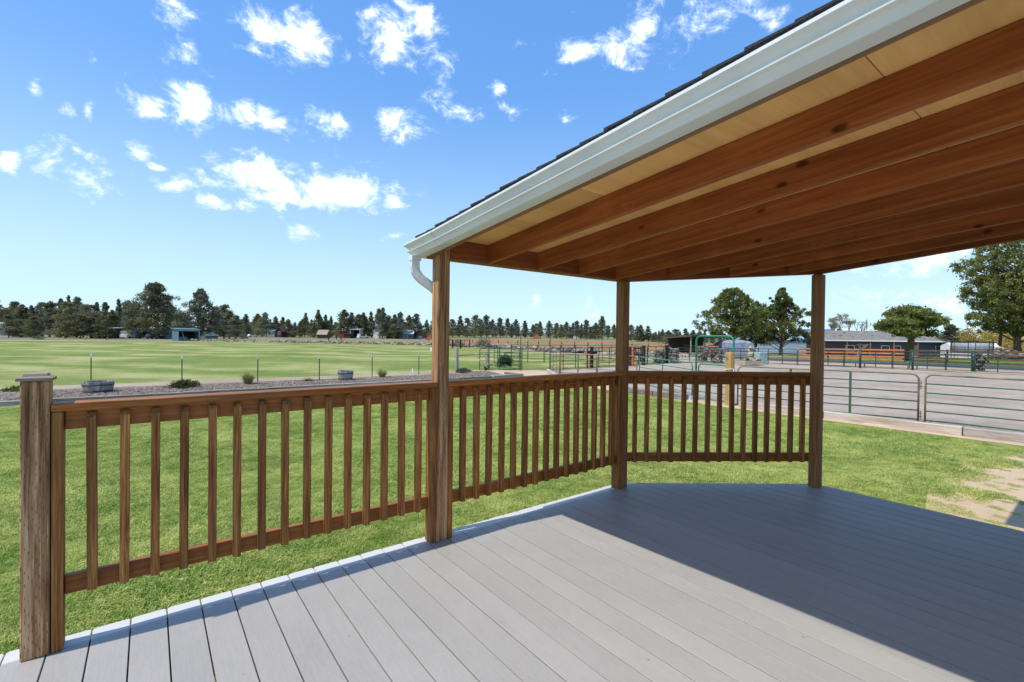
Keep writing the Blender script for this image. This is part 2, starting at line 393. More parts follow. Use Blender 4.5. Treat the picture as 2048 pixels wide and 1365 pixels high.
M_SLATE = simple('slate_blue_siding', (0.06, 0.085, 0.12), rough=0.75, var=0.1)
M_GROOF = simple('grey_shingle_roof', (0.215, 0.195, 0.165), rough=0.95, var=0.18, scale=1.6, bump=0.5, bscale=14)
M_BLUER = simple('blue_metal_roof', (0.03, 0.13, 0.42), rough=0.35, var=0.05)
M_GLASS = simple('dark_window_glass', (0.02, 0.025, 0.03), rough=0.08, var=0.1, spec=0.8)
M_RED = simple('red_barn_paint', (0.26, 0.035, 0.03), rough=0.8, var=0.15)
M_TANW = simple('tan_siding', (0.46, 0.36, 0.24), rough=0.8, var=0.1)
M_MAROON = simple('maroon_siding', (0.085, 0.03, 0.03), rough=0.8, var=0.15)
M_DARK = simple('dark_interior_boards', (0.055, 0.04, 0.032), rough=0.9, var=0.2)
M_ZINC = simple('pale_metal_roof', (0.55, 0.57, 0.59), rough=0.4, var=0.05)
M_TEAL = simple('teal_paint', (0.10, 0.20, 0.185), rough=0.6, var=0.1)
M_TARP = simple('blue_grey_tarp', (0.27, 0.30, 0.36), rough=0.7, var=0.2, scale=2, bump=0.6, bscale=4)
M_CARB = simple('blue_car_paint', (0.05, 0.09, 0.16), rough=0.3, var=0.05)
M_CARW = simple('white_vehicle_paint', (0.72, 0.73, 0.74), rough=0.35, var=0.03)
M_TYRE = simple('tyre_rubber', (0.02, 0.02, 0.02), rough=0.9, var=0.1)
M_NET = simple('black_net', (0.02, 0.022, 0.028), rough=0.9, var=0.1)
M_ASPH = simple('asphalt', (0.055, 0.06, 0.068), rough=0.85, var=0.15, scale=1.2)
M_FIREW = simple('split_firewood', (0.42, 0.29, 0.16), rough=0.9, var=0.3, scale=9)
M_SIDING = simple('house_siding', (0.72, 0.72, 0.70), rough=0.8, var=0.05)

def leaf_mat(name, dark, light, rough=0.7, trans=0.25, patch=0.0):
    m, t, b = new_mat(name)
    a = t.new('ShaderNodeAttribute'); a.attribute_name = 'tint'; oi = t.new('ShaderNodeObjectInfo')
    f = t.math('ADD', a.outputs['Fac'], t.math('MULTIPLY', t.math('SUBTRACT', oi.outputs['Random'], 0.5), 0.35), clamp=True)
    if patch:
        geo = t.new('ShaderNodeNewGeometry')
        pn = t.math('ADD', t.math('MULTIPLY', t.noise(geo.outputs['Position'], 0.75, 4, 0.6), 0.45), t.math('MULTIPLY', t.noise(geo.outputs['Position'], 6.5, 4, 0.7), 0.55))
        f = t.math('ADD', f, t.math('MULTIPLY', t.math('SUBTRACT', pn, 0.5), patch), clamp=True)
    col = t.ramp(f, [(0.0, dark), (1.0, light)])
    t.put(b.inputs['Base Color'], col); b.inputs['Roughness'].default_value = rough; b.inputs['Specular IOR Level'].default_value = 0.25
    if trans:
        tr = t.new('ShaderNodeBsdfTranslucent'); t.put(tr.inputs[0], col); mx = t.new('ShaderNodeMixShader'); mx.inputs[0].default_value = trans
        out = [n for n in t.n if n.type == 'OUTPUT_MATERIAL'][0]
        t.l.new(b.outputs[0], mx.inputs[1]); t.l.new(tr.outputs[0], mx.inputs[2]); t.l.new(mx.outputs[0], out.inputs[0])
    return m
L_JUN = leaf_mat('juniper_foliage', (0.080, 0.092, 0.046), (0.31, 0.285, 0.140), trans=0.4)
L_PINE = leaf_mat('pine_needles', (0.034, 0.060, 0.015), (0.27, 0.28, 0.070), trans=0.35)
L_DARK = leaf_mat('dark_conifer_foliage', (0.082, 0.098, 0.064), (0.285, 0.285, 0.168), trans=0.4)
L_WILL = leaf_mat('budding_willow_twigs', (0.20, 0.185, 0.11), (0.40, 0.38, 0.24))
L_YEL = leaf_mat('yellow_willow_twigs', (0.26, 0.185, 0.04), (0.52, 0.40, 0.10))
L_SHRUB = leaf_mat('shrub_leaves', (0.02, 0.045, 0.028), (0.085, 0.125, 0.07))
L_RED = leaf_mat('reddish_shrub_leaves', (0.06, 0.032, 0.02), (0.10, 0.14, 0.03))
L_CLUMP = leaf_mat('dry_bunch_grass_blades', (0.16, 0.19, 0.04), (0.50, 0.48, 0.22))
L_GREY = leaf_mat('grey_green_shrub_leaves', (0.06, 0.075, 0.05), (0.20, 0.22, 0.14))
L_GRASS = leaf_mat('lawn_grass_blades', (0.130, 0.278, 0.020), (0.82, 0.79, 0.27), rough=0.55, trans=0.45, patch=2.6)
L_WEED = leaf_mat('green_weed_leaves', (0.05, 0.12, 0.012), (0.14, 0.22, 0.04))

def ground_mat(name, cols, scales=(0.35, 3.0, 22.0), bump=0.5, bscale=30.0, rough=0.95, stripes=None, bdist=0.02):
    """patchy ground: cols = dark, mid, light"""
    m, t, b = new_mat(name)
    geo = t.new('ShaderNodeNewGeometry'); v = geo.outputs['Position']
    n1 = t.noise(v, scales[0], 4, 0.6); n2 = t.noise(v, scales[1], 5, 0.65); n3 = t.noise(v, scales[2], 4, 0.7)
    f = t.math('ADD', t.math('ADD', t.math('MULTIPLY', n1, 0.42), t.math('MULTIPLY', n2, 0.33)), t.math('MULTIPLY', n3, 0.25))
    if stripes:
        sp = t.new('ShaderNodeSeparateXYZ'); t.l.new(v, sp.inputs[0])
        wob = t.noise(v, 0.05, 3, 0.5)
        ph = t.math('ADD', t.math('ADD', t.math('MULTIPLY', sp.outputs[0], stripes[0]), t.math('MULTIPLY', sp.outputs[1], stripes[1])), t.math('MULTIPLY', wob, stripes[2]))
        sw = t.math('SINE', ph); f = t.math('ADD', f, t.math('MULTIPLY', sw, t.math('MULTIPLY', n1, stripes[3])))
        v2 = t.vec('MULTIPLY', v, (0.14, 1.0, 1.0)); lg = t.noise(v2, 0.9, 6, 0.75)
        f = t.math('ADD', f, t.math('MULTIPLY', t.math('SUBTRACT', lg, 0.5), 0.30))
    t.put(b.inputs['Base Color'], t.ramp(f, [(0.34, cols[0]), (0.5, cols[1]), (0.66, cols[2])]))
    b.inputs['Roughness'].default_value = rough; b.inputs['Specular IOR Level'].default_value = 0.15
    bn = t.new('ShaderNodeBump'); bn.inputs['Strength'].default_value = bump; bn.inputs['Distance'].default_value = bdist
    t.put(bn.inputs['Height'], t.noise(v, bscale, 4, 0.7)); t.l.new(bn.outputs[0], b.inputs['Normal'])
    return m
G_LAWN = ground_mat('lawn_turf', ((0.12, 0.20, 0.025), (0.25, 0.30, 0.06), (0.40, 0.40, 0.13)), (0.5, 4.0, 40.0), bump=0.9, bscale=60, bdist=0.03)
G_PAST = ground_mat('mown_pasture_turf', ((0.125, 0.185, 0.028), (0.235, 0.262, 0.066), (0.38, 0.36, 0.145)), (0.16, 1.2, 7.0), stripes=(0.62, 0.50, 30.0, 0.20), bump=0.8, bscale=12, bdist=0.04)
G_DRY = ground_mat('dry_range_grass', ((0.10, 0.115, 0.035), (0.22, 0.20, 0.09), (0.36, 0.30, 0.17)), (0.03, 0.25, 2.0))
G_DIRT = ground_mat('dry_dirt', ((0.26, 0.19, 0.125), (0.38, 0.295, 0.20), (0.50, 0.40, 0.285)), (0.2, 2.0, 14.0))
G_SAND = ground_mat('bare_sand', ((0.44, 0.305, 0.185), (0.55, 0.395, 0.25), (0.63, 0.465, 0.305)), (0.8, 5.0, 40.0), bscale=50)
G_ARENA = ground_mat('arena_gravel', ((0.27, 0.21, 0.16), (0.415, 0.332, 0.262), (0.55, 0.45, 0.36)), (0.3, 2.6, 26.0), bump=1.0, bscale=16, bdist=0.05)
G_MULCH = ground_mat('bark_mulch', ((0.10, 0.075, 0.058), (0.25, 0.20, 0.16), (0.42, 0.35, 0.285)), (1.0, 9.0, 45.0), bump=1.0, bscale=45, bdist=0.03)
G_YARD = ground_mat('yard_grass', ((0.07, 0.12, 0.018), (0.13, 0.19, 0.03), (0.20, 0.235, 0.055)), (0.1, 1.0, 8.0))

# ------------------------------------------------------------------ the ground
def sheet(name, poly, mat, up=0.0, step=None):
    """a flat or terrain-following sheet inside a polygon"""
    bm = bmesh.new()
    vs_ = [bm.verts.new((x, y, 0)) for x, y in poly]; f = bm.faces.new(vs_)
    if f.normal.z < 0: f.normal_flip()
    if step:
        x0, x1 = min(p[0] for p in poly), max(p[0] for p in poly); y0, y1 = min(p[1] for p in poly), max(p[1] for p in poly)
        for ax, lo, hi in ((0, x0, x1), (1, y0, y1)):
            k = lo+step
            while k < hi-1e-3:
                co = (k, 0, 0) if ax == 0 else (0, k, 0); no = (1, 0, 0) if ax == 0 else (0, 1, 0)
                bmesh.ops.bisect_plane(bm, geom=bm.verts[:]+bm.edges[:]+bm.faces[:], plane_co=co, plane_no=no); k += step
    for v in bm.verts: v.co.z = terrain(v.co.x, v.co.y)+up
    bmesh.ops.triangulate(bm, faces=bm.faces[:])
    me = bpy.data.meshes.new(name); bm.normal_update(); bm.to_mesh(me); bm.free()
    return tag(obj(name, me, mat), kind='structure')

def build_ground():
    # one sheet to the horizon, fine near the camera and coarse far away
    xs = sorted(set([round(v, 2) for v in list(np.arange(-60, 200, 8)) + list(np.arange(-400, 700, 40)) + list(np.linspace(-4000, 4500, 24))]))
    ys = sorted(set([round(v, 2) for v in list(np.arange(-60, 200, 8)) + list(np.arange(-300, 700, 40)) + list(np.linspace(-3500, 4500, 24))]))
    v = []
    for y in ys:
        for x in xs:
            d = math.hypot(x, y); zz = terrain(x, y) if d < 900 else min(terrain(x, y), 9.0)
            v.append((x, y, zz-0.012))
    n = len(xs); f = [(j*n+i, j*n+i+1, (j+1)*n+i+1, (j+1)*n+i) for j in range(len(ys)-1) for i in range(n-1)]
    me = bpy.data.meshes.new('ground'); me.from_pydata(v, [], f); me.update()
    tag(obj('ground', me, G_DRY), kind='structure')
    sheet('lawn', [(-9, -7), (13.3, -7), (13.3, 8.2), (14.0, 14.3), (-9, 14.3)], G_LAWN, 0.0)
    sheet('pasture', [(-95, 19.9), (-3.9, 20.0), (2.7, 19.6), (11.4, 18.9), (14.4, 19.2), (17.2, 18.6), (33, 19.4), (40, 32), (40.5, 58), (39, 84), (17, 110.5), (-14.5, 119), (-95, 126)], G_PAST, 0.0)
    sheet('bed_dirt', [(-9, 17.6), (12, 16.6), (15, 17.2), (14.5, 19.4), (11.4, 19.2), (2.7, 19.9), (-3.9, 20.3), (-9, 20.4)], G_DIRT, 0.006)
    sheet('dirt_path', [(13.3, 8.2), (14.2, 8.2), (15.4, 13.2), (18, 16.8), (17.2, 18.7), (14.4, 19.4), (13.6, 16), (14.0, 14.3)], G_SAND, 0.010)
    sheet('mulch_bed', [(-9, 14.4), (13.9, 14.4), (14.0, 15.2), (13.4, 17.2), (10, 17.7), (-3, 18.7), (-9, 18.8)], G_MULCH, 0.016)
    sheet('arena', [(14.1, 8.2), (13.9, 4), (14.2, -22), (41, -22), (41, 17.5), (32, 18.4), (18, 16.7), (15.4, 13.2)], G_ARENA, 0.004)
    sheet('sand_verge', [(12.95, -22), (14.3, -22), (14.0, 4), (14.2, 8.3), (13.25, 8.3), (13.0, 4)], G_SAND, 0.007)
    sheet('far_verge', [(41, -40), (47.4, -40), (47.4, 40), (36, 40), (33, 19), (41, 18)], G_DIRT, 0.01, 3.0)
    sheet('road', [(47.4, -60), (54, -60), (54, 14), (53.5, 26), (49, 31), (46.6, 27), (47.2, 16)], M_ASPH, 0.03, 3.0)
    sheet('house_yard', [(54.6, -60), (130, -60), (130, 14), (54.6, 17)], G_YARD, 0.02, 5.0)
    sheet('field_margin', [(-95, 126), (-14.5, 119), (17, 110.5), (39, 84), (40.5, 58), (41.3, 58), (40, 84.8), (17.6, 113), (-14, 122), (-95, 129)], G_YARD, 0.02)
    sheet('dirt_bank', [(-95, 127), (-14.5, 119.5), (17, 111), (39, 84.5), (41.2, 58), (40.6, 34), (46, 38), (49, 60), (47, 88), (22, 120), (-12, 132), (-95, 140)], G_DIRT, 0.01)
    sheet('sand_patch', [(6.0, -7), (13.2, -7), (13.2, -2.4), (11.6, -1.7), (10.6, -1.45), (9.3, -1.35), (8.2, -1.4), (7.0, -1.6), (6.2, -2.0), (5.9, -3.4)], G_SAND, 0.008)
build_ground()

# ------------------------------------------------------------------ deck
BP = 0.1413
def chamfer_v(u): return 0.0 if u < 3.656 else -(u-3.656)*0.739
def build_deck():
    root = tag(empty('deck', (1.8, -2.4, GZ)), 'low deck of grey composite boards under and beside the patio roof', 'deck')
    R0 = root.location
    k0, k1 = -12, 36
    for k in range(k0, k1+1):
        ua, ub = k*BP+0.0028, (k+1)*BP-0.0028
        if k == k1: ub = 5.192
        va, vb = chamfer_v(ua), chamfer_v(ub)
        back = -5.2; th = 0.026; e = 0.0016
        uc = (ua+ub)/2; vc = (back+min(va, vb))/2
        bm = bmesh.new()
        if va == 0 and vb == 0: pts = [(ua, back), (ub, back), (ub, -0.008), (ub-0.008, 0), (ua+0.008, 0), (ua, -0.008)]
        elif va == 0: pts = [(ua, back), (ub, back), (ub, vb), (3.656, 0), (ua, 0)]
        else: pts = [(ua, back), (ub, back), (ub, vb), (ua, va)]
        n = len(pts)
        cx, cy = sum(p[0] for p in pts)/n, sum(p[1] for p in pts)/n
        lo = [bm.verts.new((x-uc, y-vc, -th)) for x, y in pts]
        md = [bm.verts.new((x-uc, y-vc, -e)) for x, y in pts]
        tp = [bm.verts.new((x-uc+(e if x < uc-0.02 else -e if x > uc+0.02 else 0), y-vc-(e if y > -4 else -e), 0)) for x, y in pts]
        bm.faces.new(lo[::-1]); bm.faces.new(tp)
        for i in range(n):
            j = (i+1) % n; bm.faces.new((lo[i], lo[j], md[j], md[i])); bm.faces.new((md[i], md[j], tp[j], tp[i]))
        me = bpy.data.meshes.new('deck_board'); bm.to_mesh(me); bm.free()
        dz = random.uniform(-0.0012, 0.0012)
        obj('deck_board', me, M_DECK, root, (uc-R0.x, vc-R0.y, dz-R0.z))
    def rim(p, q):
        p, q = Vector(p), Vector(q); d = q-p; L = d.length
        box('rim_board', (L, 0.03, 0.26), ((p.x+q.x)/2-R0.x, (p.y+q.y)/2-R0.y, -0.16-R0.z), W_POSTD, root, (0, 0, math.atan2(d.y, d.x)), 0.003)
    rim((-1.66, -0.05, 0), (3.63, -0.05, 0)); rim((3.65, -0.062, 0), (5.14, -1.16, 0)); rim((5.15, -1.18, 0), (5.15, -5.2, 0)); rim((-1.66, -0.07, 0), (-1.66, -5.2, 0))
    for u in (-1.55, 0.6, 2.6, 3.58): box('support_post', (0.089, 0.089, 0.56), (u-R0.x, -0.125-R0.y, -0.30-R0.z), W_POSTD, root)
    for v in (-1.35, -3.2): box('support_post', (0.089, 0.089, 0.56), (5.07-R0.x, v-R0.y, -0.30-R0.z), W_POSTD, root)
    for v in np.arange(-0.35, -5.1, -0.61): box('joist', (6.7 if v < -1.3 else 5.1, 0.038, 0.18), (((-1.62+5.1)/2 if v < -1.3 else 0.95)-R0.x, v-R0.y, -0.12-R0.z), W_POSTD, root)
build_deck()

# ------------------------------------------------------------------ patio roof
SL = 0.096
def rb(v): return 1.922 + SL*(-0.13-v)            # underside of the rafters
RD = 0.134                                        # their depth
def ply(v): return rb(v)+RD
BACK = -4.2
def sloped(name, u0, u1, v0, v1, zlo, zhi, mat, parent, R0, bevel=0.003):
    """a bar that runs along Y and follows the slope of the roof"""
    vm = (v0+v1)/2; um = (u0+u1)/2
    L = math.hypot(v1-v0, SL*(v1-v0)); a = -math.atan(SL)
    zc = (zlo(vm)+zhi(vm))/2; h = (zhi(vm)-zlo(vm))*math.cos(math.atan(SL))
    return box(name, (u1-u0, L, h), (um-R0.x, vm-R0.y, zc-R0.z), mat, parent, (a, 0, 0), bevel)
def build_patio():
    root = tag(empty('patio_roof', (3.4, -1.2, 0.0)), 'open patio roof on wooden posts with brown rafters and white gutter over the deck', 'patio roof')
    R0 = root.location
    def P(x, y, z): return (x-R0.x, y-R0.y, z-R0.z)
    # posts
    box('post', (0.089, 0.089, 2.0), P(1.6475, -0.0855, 1.0), W_POST, root, bevel=0.004)
    box('post', (0.089, 0.089, 1.922), P(3.5665, -0.0855, 0.961), W_POSTD, root, bevel=0.004)
    box('post', (0.089, 0.089, 2.014), P(5.0995, -1.165, 1.007), W_POSTD, root, bevel=0.004)
    # beams
    box('beam', (1.93, 0.086, 0.138), P((1.694+3.624)/2, -0.087, 1.992), W_BEAM, root, bevel=0.003)
    a, b = Vector((3.60, -0.10)), Vector((5.06, -1.13)); d = b-a
    L = d.length; mid = (a+b)/2; tilt = math.atan2(SL*abs(d.y), L)
    box('beam', (L, 0.070, 0.138), P(mid.x, mid.y, (rb(a.y)+rb(b.y))/2+0.069), W_BEAM, root, (0, -tilt, math.atan2(d.y, d.x)), 0.003)
    # rafters
    for i, u in enumerate((2.022, 2.492, 2.950, 3.415, 3.88, 4.345, 4.80)):
        v1 = -0.131 if u < 3.6 else -0.12-(u-3.6)*0.706-0.055
        sloped('rafter', u-0.019, u+0.019, BACK, v1, rb, lambda v: rb(v)+RD-0.003, W_RAFT, root, R0)
    sloped('rafter', 4.895, 4.933, BACK, -1.06, lambda v: rb(v)+0.02, lambda v: rb(v)+RD-0.003, W_RAFT, root, R0)
    sloped('rafter', 5.086, 5.143, BACK, -1.118, rb, lambda v: rb(v)+RD-0.003, W_RAFT, root, R0)
    # fascia behind the gutter
    sloped('fascia_board', 1.572, 1.602, BACK, -0.034, lambda v: rb(v)+0.018, lambda v: rb(v)+RD-0.003, W_FASC, root, R0)
    box('fascia_board', (2.05, 0.028, 0.135), P(2.597, -0.022, 1.992), W_BEAM, root, bevel=0.002)
    # plywood sheets
    edges = [-0.008, -1.22, -2.44, -3.4, -4.2]
    for i in range(4):
        v1, v0 = edges[i]-0.002, edges[i+1]+0.002
        ua, ub = 1.572, 5.2
        cut = lambda u: min(v1, 0.012-(u-3.62)*0.70) if u > 3.62 else v1
        me = MB()
        poly = [(ua, v0), (ub, v0), (ub, max(v0+0.01, cut(ub))) , (3.62, v1), (ua, v1)] if i == 0 else [(ua, v0), (ub, v0), (ub, v1), (ua, v1)]
        n = len(poly)
        um, vm = 3.4, (v0+v1)/2
        lo = [(x-um, y-vm, ply(y)-ply(vm)) for x, y in poly]; hi = [(x, y, z+0.014) for x, y, z in lo]
        me.v = lo+hi; me.f = [tuple(range(n))[::-1], tuple(range(n, 2*n))] + [(k, (k+1) % n, n+(k+1) % n, n+k) for k in range(n)]
        me.build('plywood_sheet', W_PLY, root, P(um, vm, ply(vm)))
    # shingle courses, each a little proud of the one above it
    nc = 30; ex = 0.14
    for i in range(nc):
        v1 = 0.02 - i*ex; v0 = v1-ex-0.05
        ur = 5.24 if v1 < -1.05 else min(5.24, 3.66+(0.02-v1)*1.42+0.06)
        j = random.uniform(-0.006, 0.006)
        me = MB(); ul = 1.505+j
        um, vm = 3.3, (v0+v1)/2; z0 = lambda v, k: ply(v)+0.014+k
        pts = [(ul, v0, z0(v0, 0.001)), (ur, v0, z0(v0, 0.001)), (ur, v1, z0(v1, 0.006)), (ul, v1, z0(v1, 0.006)),
               (ul, v0, z0(v0, 0.006)), (ur, v0, z0(v0, 0.006)), (ur, v1, z0(v1, 0.018)), (ul, v1, z0(v1, 0.018))]
        me.v = [(x-um, y-vm, z-ply(vm)) for x, y, z in pts]; me.f = [(3,2,1,0),(4,5,6,7),(0,1,5,4),(1,2,6,5),(2,3,7,6),(3,0,4,7)]
        me.build('shingle_course', M_SHIN, root, P(um, vm, ply(vm)))
    # gutter: profile (outwards, up) swept down the rake and round the corner along the eave
    prof = [(0.0, 0.088), (0.0, 0.0), (0.066, 0.0), (0.070, 0.003), (0.073, 0.012), (0.083, 0.027), (0.096, 0.033), (0.097, 0.038), (0.084, 0.045), (0.087, 0.053), (0.101, 0.066), (0.116, 0.077), (0.116, 0.088), (0.107, 0.091), (0.104, 0.086), (0.088, 0.062), (0.064, 0.010), (0.010, 0.004), (0.004, 0.086)]
    zc = 1.938
    def rake_z(v): return zc + 0.0935*(-0.035-v)
    path = [((1.571, BACK, rake_z(BACK)), (-1, 0)), ((1.571, -0.30, rake_z(-0.30)), (-1, 0)), ((1.571, -0.008, rake_z(-0.008)), (-1, 1)), ((3.62, -0.008, zc-0.004), (0, 1))]
    g = MB(); n = len(prof)
    for (x, y, z), (ox, oy) in path:
        for o, up in prof: g.v.append((x+ox*o-R0.x, y+oy*o-R0.y, z+up-R0.z))
    for i in range(len(path)-1):
        for k in range(n): g.f.append((i*n+k, i*n+(k+1) % n, (i+1)*n+(k+1) % n, (i+1)*n+k))
    g.f.append(tuple(range(n))); g.f.append(tuple(range((len(path)-1)*n, len(path)*n)))
    gut = g.build('gutter', M_GUT, root)
    # strip over the joint of the corner piece
    s = MB()
    for y in (-0.300, -0.282):
        for o, up in prof[1:14]: s.v.append((1.571-o*1.012-0.0006-R0.x, y-R0.y, rake_z(y)+up*1.012-0.001-R0.z))
    m_ = 13
    for k in range(m_-1): s.f.append((k, k+1, m_+k+1, m_+k))
    s.build('joint_strip', M_GUT, gut)
    # downspout
    pts = [(1.512, 0.040, 1.945), (1.512, 0.040, 1.865), (1.517, 0.038, 1.835), (1.532, 0.032, 1.808), (1.556, 0.024, 1.783), (1.625, 0.006, 1.735), (1.655, 0.0, 1.708), (1.672, -0.002, 1.67), (1.678, -0.002, 1.60), (1.678, -0.002, -0.47)]
    dsp = MB(); hw, hd = 0.030, 0.024; k = 8
    sec = [(-1, -.7), (-.85, -1), (.85, -1), (1, -.7), (1, .7), (.85, 1), (-.85, 1), (-1, .7)]
    for i, p in enumerate(pts):
        p = Vector(p); tdir = (Vector(pts[min(i+1, len(pts)-1)])-Vector(pts[max(i-1, 0)])).normalized()
        bb = Vector((0.25, 1, 0)).normalized(); aa = bb.cross(tdir).normalized(); bb = tdir.cross(aa).normalized()
        for sx, sy in sec:
            q = p+aa*sx*hw+bb*sy*hd; dsp.v.append((q.x-R0.x, q.y-R0.y, q.z-R0.z))
    for i in range(len(pts)-1):
        for j in range(k): dsp.f.append((i*k+j, i*k+(j+1) % k, (i+1)*k+(j+1) % k, (i+1)*k+j))
    dsp.build('downspout', M_GUT, gut)
    col_ = MB().quadbox((1.512-R0.x, 0.040-R0.y, 1.925-R0.z), (0.068, 0.056, 0.03)); col_.build('outlet_collar', M_GUT, gut)
    for z in (1.30, 0.25): box('strap', (0.10, 0.052, 0.025), P(1.678, -0.004, z), M_GUT, gut)
build_patio()

# ------------------------------------------------------------------ railings
def railing(p, q, label, n=15, uprights=True, seed=1, wood_x=W_RAIL_X):
    """p, q: the ends on the line of the railing's front face"""
    rnd = random.Random(seed)
    p, q = Vector((*p, 0)), Vector((*q, 0)); d = q-p; L = d.length; rz = math.atan2(d.y, d.x)
    root = tag(empty('railing', p, rz), label, 'railing', 'railing sections between the deck posts')
    # local: X along, Y outwards (0 = front face)
    box('top_rail', (L, 0.089, 0.036), (L/2, 0.0445-0.002, 1.067), wood_x, root, bevel=0.004)
    x0, x1 = (0.040, L-0.040) if uprights else (0.004, L-0.004)
    box('upper_bar', (x1-x0, 0.036, 0.086), ((x0+x1)/2, 0.060, 1.005), wood_x, root, bevel=0.003)
    box('lower_bar', (x1-x0, 0.036, 0.082), ((x0+x1)/2, 0.060, 0.268), wood_x, root, bevel=0.003)
    if uprights:
        for x in (0.0195, L-0.0195): box('upright', (0.037, 0.086, 1.048), (x, 0.044, 0.524), W_BAL, root, bevel=0.004)
    sp = (x1-x0)/(n+0.55)
    first = x0 + (x1-x0-(n-1)*sp)/2
    me = bpy.data.meshes.new('baluster'); bm = bmesh.new()
    w = 0.0175; zb, zt = 0.232, 1.033
    prof = [(0.0, zb), (0.0, zt-0.022), (0.020, zt), (0.0405, zt), (0.0405, zb+0.0)]
    a = [bm.verts.new((-w, y, z)) for y, z in prof]; b = [bm.verts.new((w, y, z)) for y, z in prof]
    bm.faces.new(a); bm.faces.new(b[::-1])
    for i in range(5): bm.faces.new((a[i], b[i], b[(i+1) % 5], a[(i+1) % 5])[::-1])
    bmesh.ops.recalc_face_normals(bm, faces=bm.faces); bmesh.ops.bevel(bm, geom=list(bm.edges), offset=0.0018, segments=1, affect='EDGES')
    for v in bm.verts: v.co.z -= 0.63
    bm.to_mesh(me); bm.free(); me.materials.append(W_BAL)
    for i in range(n):
        obj('baluster', me, None, root, (first+i*sp+rnd.uniform(-.003, .003), 0.0005, 0.63+rnd.uniform(-.004, .004)), (0, rnd.uniform(-.006, .006), rnd.uniform(-.02, .02)))
    return root
railing((-0.268, -0.13), (1.602, -0.13), 'sunlit wooden railing between the capped end post and the first roof post', seed=2)
railing((1.693, -0.13), (3.521, -0.13), 'shaded wooden railing between the first and second roof posts', seed=3)
railing((3.600, -0.110), (5.078, -1.149), 'wooden railing set at an angle across the deck corner between the two far posts', uprights=False, seed=4)

def end_post():
    root = tag(empty('newel_post', (-0.317, -0.0855, 0)), 'short weathered end post with a wooden cap at the left of the deck railing', 'post')
    box('shaft', (0.0905, 0.089, 1.185), (0, 0, 0.5925), W_POST, root, bevel=0.004)
    def fr(name, a0, z0, a1, z1):
        m = MB(); m.v = [(sx*a0, sy*a0, z0) for sx, sy in ((-1,-1),(1,-1),(1,1),(-1,1))]+[(sx*a1, sy*a1, z1) for sx, sy in ((-1,-1),(1,-1),(1,1),(-1,1))]
        m.f = [(3,2,1,0),(4,5,6,7),(0,1,5,4),(1,2,6,5),(2,3,7,6),(3,0,4,7)]; return m
    cap = fr('c', 0.0565, 1.186, 0.0565, 1.197).build('cap', W_CAP, root)
    fr('c', 0.0555, 1.1975, 0.043, 1.2045).build('bevel', W_CAP, cap); fr('c', 0.040, 1.205, 0.034, 1.2155).build('crown', W_CAP, cap)
end_post()

# unseen house corner behind the patio roof; wing shaped to shade the sand
def house_corner():
    root = tag(empty('house', (4.0, -4.5, GZ)), 'unseen house corner behind the deck, its wing shaped to shade the sand', 'house')
    R0 = root.location
    def B(name, c, s, m): box(name, s, (c[0]-R0.x, c[1]-R0.y, c[2]-R0.z), m, root)
    B('wall', (4.0, -4.32, 0.95), (5.0, 0.2, 3.0), M_SIDING)  # kept short and pale so more light reaches the shaded deck
    B('wall', (6.15, -3.6, 1.0), (0.7, 1.2, 3.1), M_SIDING)
    B('roof', (6.02, -3.25, 2.68), (1.15, 2.6, 0.16), M_SHIN)  # eave added out of view to cast the shade on the sand
    B('roof', (3.4, -5.2, 2.75), (5.2, 1.9, 0.16), M_SHIN)
house_corner()

# ------------------------------------------------------------------ fences, panels and gates
def bar(mb, p, q, r, k=6): mb.tube([p, q], r, k)
def arch(L, h, r, rad, z0=0.0, legs=True):
    """outline of a panel: up, over with round corners, down"""
    pts = [(0, 0, z0)]
    for c, a0 in (((rad, h-rad), PI), ((L-rad, h-rad), PI/2)):
        for i in range(5):
            a = a0 - i*PI/8; pts.append((c[0]+rad*math.cos(a), 0, c[1]+rad*math.sin(a)))
    pts.append((L, 0, z0)); return pts
def panel(p, q, label, mat, group=None, h=1.15, rails=6, ups=1, name='corral_panel', top_mat=None, r=0.021, pins=True, cat='corral panel', frame_mat=None):
    p, q = Vector(p), Vector(q); d = q-p; L = math.hypot(d.x, d.y)
    root = tag(empty(name, p, math.atan2(d.y, d.x)), label, cat, group)
    root.rotation_euler = (0, -math.atan2(d.z, L), math.atan2(d.y, d.x))
    MB().tube(arch(L, h, r, 0.13, 0.02), r, 8).build('frame', frame_mat or top_mat or mat, root, smooth=True)
    zs = [0.07 + (h-0.07)*i/(rails-1) for i in range(rails-1)]
    me = MB().tube([(r, 0, 0), (L-r, 0, 0)], r*0.8, 6).mesh(True); me.materials.append(top_mat or mat)
    for z in zs: obj('rail', me, None, root, (0, 0, z))
    if ups:
        ue = MB().quadbox((0, 0, h/2+0.02), (0.055, 0.02, h-0.05)).mesh(); ue.materials.append(mat)
        for i in range(ups): obj('upright', ue, None, root, (L*(i+1)/(ups+1), 0, 0))
    if pins:
        pe = MB(); pe.tube([(0, 0, -0.09), (0, 0, 0.12)], 0.008, 5); pe.tube([(-0.045, 0, 0.06), (0.03, 0, 0.06)], 0.009, 5); pe.tube([(-0.045, 0, -0.02), (0.03, 0, -0.02)], 0.009, 5)
        pm = pe.mesh(); pm.materials.append(M_STEEL)
        for z in (0.88, 0.16): obj('hinge_pin', pm, None, root, (L+0.042, 0, z))
    return root
def tall_frame(p, q, label, mat, h, r=0.03):
    p, q = Vector(p), Vector(q); d = q-p; L = math.hypot(d.x, d.y)
    root = tag(empty('tall_gateway', p, math.atan2(d.y, d.x)), label, 'gate frame')
    MB().tube(arch(L, h, r, 0.16), r, 8).build('arch', mat, root, smooth=True)
    for x in (0.0, L): box('foot', (0.16, 0.12, 0.02), (x, 0, 0.012), mat, root)
    return root
